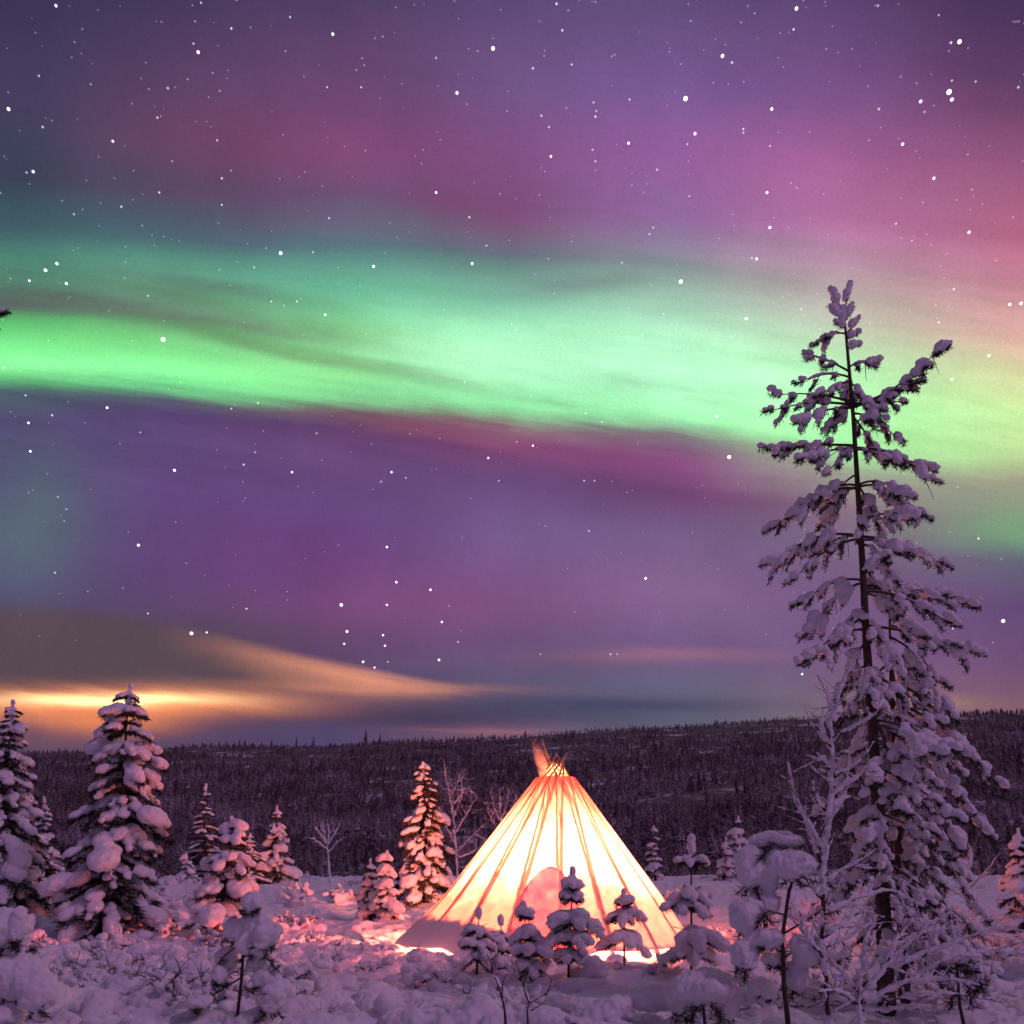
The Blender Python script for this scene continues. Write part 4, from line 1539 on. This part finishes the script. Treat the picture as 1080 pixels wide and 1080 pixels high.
# ---- pillows of snow lying over buried scrub near the camera
def hummocks():
    mb = MB()
    rs = np.random.default_rng(23)
    k = 0
    while k < 460:
        px = rs.uniform(-40, 1120)
        Y = 1530.0 / rs.uniform(58, 178)
        x = (px - 540) / F_PX * Y
        if math.hypot(x - TIPI[0], Y - TIPI[1]) < 4.3:
            continue
        if px > 300 and rs.random() < .58:
            continue
        r = (.035 + .19 * rs.random() ** 2.6) * (1.25 if px < 250 else .9)
        a = rs.uniform(0, 6.28)
        for q in range(rs.integers(2, 7)):          # snow draped over bent twigs and fallen boughs
            z = float(gz(x, Y))
            rr = r * rs.uniform(.6, 1.15)
            mb.blob((x, Y, z + rr * rs.uniform(-.1, .75)), (math.cos(a), math.sin(a), rs.uniform(-.35, .35)), rr * rs.uniform(1.0, 1.7), rr * .9, rr * rs.uniform(.5, .85), ICO2)
            a += rs.uniform(-.9, .9)
            x += math.cos(a) * rr * 1.1
            Y += math.sin(a) * rr * 1.1
        k += 1
    for q in range(60):                              # snow banked against the front hem
        a = rs.uniform(-1.3, 1.2)
        if -1.1 < a < -0.85 or 0.28 < a < 0.62:
            if rs.random() < .8:
                continue
        rr = 3.55 + abs(rs.normal()) * .35
        x, Y = TIPI[0] + math.sin(a) * rr, TIPI[1] - math.cos(a) * rr
        r = rs.uniform(.07, .2)
        mb.blob((x, Y, float(gz(x, Y)) + r * .1), (math.cos(a), math.sin(a), 0), r * rs.uniform(1.2, 2.2), r, r * .7, ICO2)
    for px, py, rx, ry, Y in ((690, 1052, 30, 14, 9.8), (330, 1080, 34, 10, 9)):
        mb.blob(at(px, py, Y), (1, 0.2, 0), rx / F_PX * Y, rx / F_PX * Y * .8, ry / F_PX * Y, ICO2)
    o = link('snow_hummocks', puff(mb, .02, 'snow_hummocks', (0, 0, 0), .055, 4.5, 3), M_SNOW)
    o['kind'] = 'structure'


hummocks()


# ---- skyline conifers one can tell apart on the ridge
def ridge_tree(px, py_top, hpx, label, Y=790, group='single conifers standing on the far ridge', w=1.0):
    top = at(px, py_top, Y)
    H = hpx / F_PX * Y
    base = top - UP * H
    base[2] = min(base[2], float(gz(base[0], base[1], False)))
    H = top[2] - base[2]
    t = thing('conifer_tree', label, 'tree', base, group)
    mb = MB()
    v, f = spire(12, 7, int(px))
    mb.add(v * (H * w * 1.25, H * w * 1.25, H), f, .35)
    link('crown', mb.mesh('crown', tint=True), M_FOREST, t, False)
    mb = MB()
    mb.tube([[0, 0, -1], [0, 0, H * .5]], [H * .022, H * .012], 6)
    link('trunk', mb.mesh('trunk'), M_BARK, t)


for px, py, h, lb in ((386, 769, 13, 'tallest lone conifer sticking up from the ridge left of the tipi'), (401, 773, 9, 'short conifer right beside the tallest one on the ridge'),
                      (313, 777, 12, 'left one of the conifer pair on the ridge above the bare tree'), (331, 776, 12, 'right one of the conifer pair on the ridge above the bare tree'),
                      (287, 779, 9, 'conifer at the end of the dark strip of ridge forest on the left'), (508, 772, 10, 'last conifer of the ridge clump left of the tipi smoke')):
    ridge_tree(px, py, h, lb)
for px in list(range(440, 508, 9)) + list(range(205, 284, 9)):
    ridge_tree(px + random.uniform(-3, 3), random.uniform(774, 779) + (5 if px < 300 else 0), random.uniform(8, 11), 'conifer in a dark clump along the ridge line left of the tipi', group='conifers clumped on the far ridge', w=1.3)


# ---- a pine just outside the frame whose bough tip reaches in at the left
def outside_pine():
    Y = 9.0
    base = at(-150, 1000, Y)
    base[2] = float(gz(base[0], base[1])) - .1
    T = Tree('pine_tree', 'pine beyond the left edge with only a snowy twig tip showing in the aurora', 'tree', base, .03)
    top = at(-128, 230, Y)
    T.W.tube([base, (base + top) / 2, top], [.11, .07, .012], 9)
    pine_bough(T, base + (top - base) * .80, at(-4, 333, Y), .1, 5, .085)
    for k in range(26):
        t = .25 + .72 * k / 26
        a = random.uniform(PI * .5, PI * 1.5)
        L = 1.0 * (1 - t) ** .7 + .2
        c = base + (top - base) * t
        pine_bough(T, c, c + np.array([math.cos(a) * L, math.sin(a) * L, -.35 * L]), .1, 4, .12)
    T.done(amp=.02, scale=7)


outside_pine()


# ---- stars
STARS = [(59, 6, 2), (212, 3, 1), (204, 46, 1), (209, 55, 2), (244, 30, 1), (306, 18, 1), (351, 36, 2), (520, 51, 3), (562, 72, 1), (482, 98, 2), (460, 61, 1), (345, 92, 1), (381, 92, 1), (177, 93, 1), (9, 115, 2), (119, 149, 2),
         (229, 148, 1), (28, 182, 1), (35, 181, 2), (234, 188, 1), (166, 124, 1), (41, 80, 1), (45, 134, 1), (78, 226, 1), (128, 218, 1), (234, 216, 1), (168, 203, 1), (460, 203, 2), (347, 230, 1), (495, 229, 1), (296, 267, 3),
         (60, 278, 2), (48, 285, 2), (31, 296, 2), (70, 299, 2), (330, 266, 1), (394, 281, 2), (268, 282, 1), (498, 278, 2), (513, 259, 1), (343, 332, 2), (172, 358, 3), (4, 388, 1), (156, 312, 1), (286, 318, 1), (313, 318, 1),
         (490, 403, 1), (113, 430, 2), (272, 425, 1), (244, 431, 1), (27, 417, 1), (30, 446, 2), (32, 476, 2), (55, 438, 1), (184, 496, 2), (148, 456, 1), (257, 490, 1), (308, 498, 2), (413, 498, 2), (269, 477, 1), (402, 508, 1),
         (428, 504, 1), (515, 483, 2), (526, 507, 1), (61, 524, 1), (70, 537, 1), (146, 575, 2), (58, 604, 1), (334, 457, 1), (360, 638, 3), (418, 614, 2), (454, 622, 2), (366, 666, 2), (363, 679, 2), (404, 670, 2), (406, 681, 2),
         (395, 704, 2), (383, 698, 2), (409, 698, 1), (463, 696, 2), (202, 668, 3), (218, 667, 2), (156, 647, 1), (260, 642, 1), (466, 656, 2), (408, 638, 2), (408, 577, 2), (483, 677, 1), (840, 9, 2), (837, 31, 1), (926, 6, 1),
         (990, 16, 1), (1012, 44, 3), (1003, 45, 1), (723, 104, 3), (762, 59, 2), (772, 66, 1), (814, 115, 2), (1001, 97, 3), (1004, 105, 2), (971, 107, 2), (975, 118, 1), (927, 115, 1), (1029, 86, 1), (1074, 92, 1), (1004, 85, 1),
         (952, 152, 2), (985, 188, 2), (663, 151, 2), (581, 165, 2), (571, 122, 1), (579, 134, 1), (625, 158, 1), (628, 123, 1), (629, 117, 1), (626, 108, 1), (603, 68, 1), (593, 32, 1), (587, 4, 1), (664, 105, 1), (784, 136, 1),
         (784, 140, 1), (733, 141, 2), (812, 154, 1), (725, 152, 1), (809, 203, 2), (812, 240, 2), (727, 207, 1), (693, 179, 1), (628, 170, 1), (685, 247, 1), (689, 240, 1), (656, 277, 1), (718, 297, 3), (798, 273, 2), (793, 272, 1),
         (1022, 245, 2), (945, 236, 1), (787, 336, 2), (771, 355, 1), (700, 331, 1), (845, 326, 1), (1006, 305, 1), (1065, 321, 2), (1077, 320, 2), (1043, 375, 2), (1004, 400, 2), (973, 451, 1), (769, 482, 3), (756, 439, 2),
         (635, 445, 1), (618, 436, 1), (562, 470, 2), (545, 466, 1), (616, 507, 1), (627, 507, 1), (990, 340, 1), (1032, 568, 1), (1058, 655, 3), (1005, 663, 1), (681, 610, 2), (621, 560, 1), (651, 690, 1), (570, 690, 1),
         (644, 690, 1), (846, 711, 2)]


def build_stars():
    R = 6000.0
    mb = MB()
    items = [(a, b, s, 1.0) for a, b, s in STARS]
    for k in range(1300):
        items.append((random.uniform(-300, 1380), 680 - 1000 * random.random() ** .8, 0, random.uniform(.25, 1)))
    for px, py, s, m in items:
        p = at(px, py, 1000) - EYE
        p = p / np.linalg.norm(p) * R + EYE
        rad = (.80, 1.05, 1.42, 1.8)[s] * random.uniform(.85, 1.15) * R / F_PX
        cosv = CS * (p[1] / R) + SN * ((p[2] - EYE[2]) / R)
        e = (.22, .42, 1.3, 4.0)[s] * random.uniform(.7, 1.3) * m
        mb.add(ICO2[0] * rad / 1.0 + p, ICO2[1], e)
    m, k, out = new_mat('starlight')
    at_ = k.node('ShaderNodeAttribute', attribute_name='tint')
    em = k.node('ShaderNodeEmission')
    em.inputs[0].default_value = (0.93, 0.92, 1.0, 1)
    lw = k.node('ShaderNodeLayerWeight')
    fac = k.math('POWER', k.math('SUBTRACT', 1.0, lw.outputs['Facing'], clamp=True), 2.2)      # a star's disc softens towards its rim
    k.l.new(k.math('MULTIPLY', at_.outputs['Fac'], fac), em.inputs[1])
    gp = k.node('ShaderNodeNewGeometry')
    k.l.new(k.mix(k.lerp(k.noise(gp.outputs['Position'], 0.004, 2), 0.35, 0.65), (0.78, 0.84, 1.0), (1.0, 0.93, 0.88)), em.inputs[0])
    tr = k.node('ShaderNodeBsdfTransparent')
    ad = k.node('ShaderNodeAddShader')
    k.l.new(em.outputs[0], ad.inputs[0])
    k.l.new(tr.outputs[0], ad.inputs[1])
    k.l.new(ad.outputs[0], out.inputs[0])
    try:
        m.cycles.emission_sampling = 'NONE'
    except Exception:
        pass
    o = link('stars', mb.mesh('stars', tint=True), m)
    o['kind'] = 'structure'


build_stars()
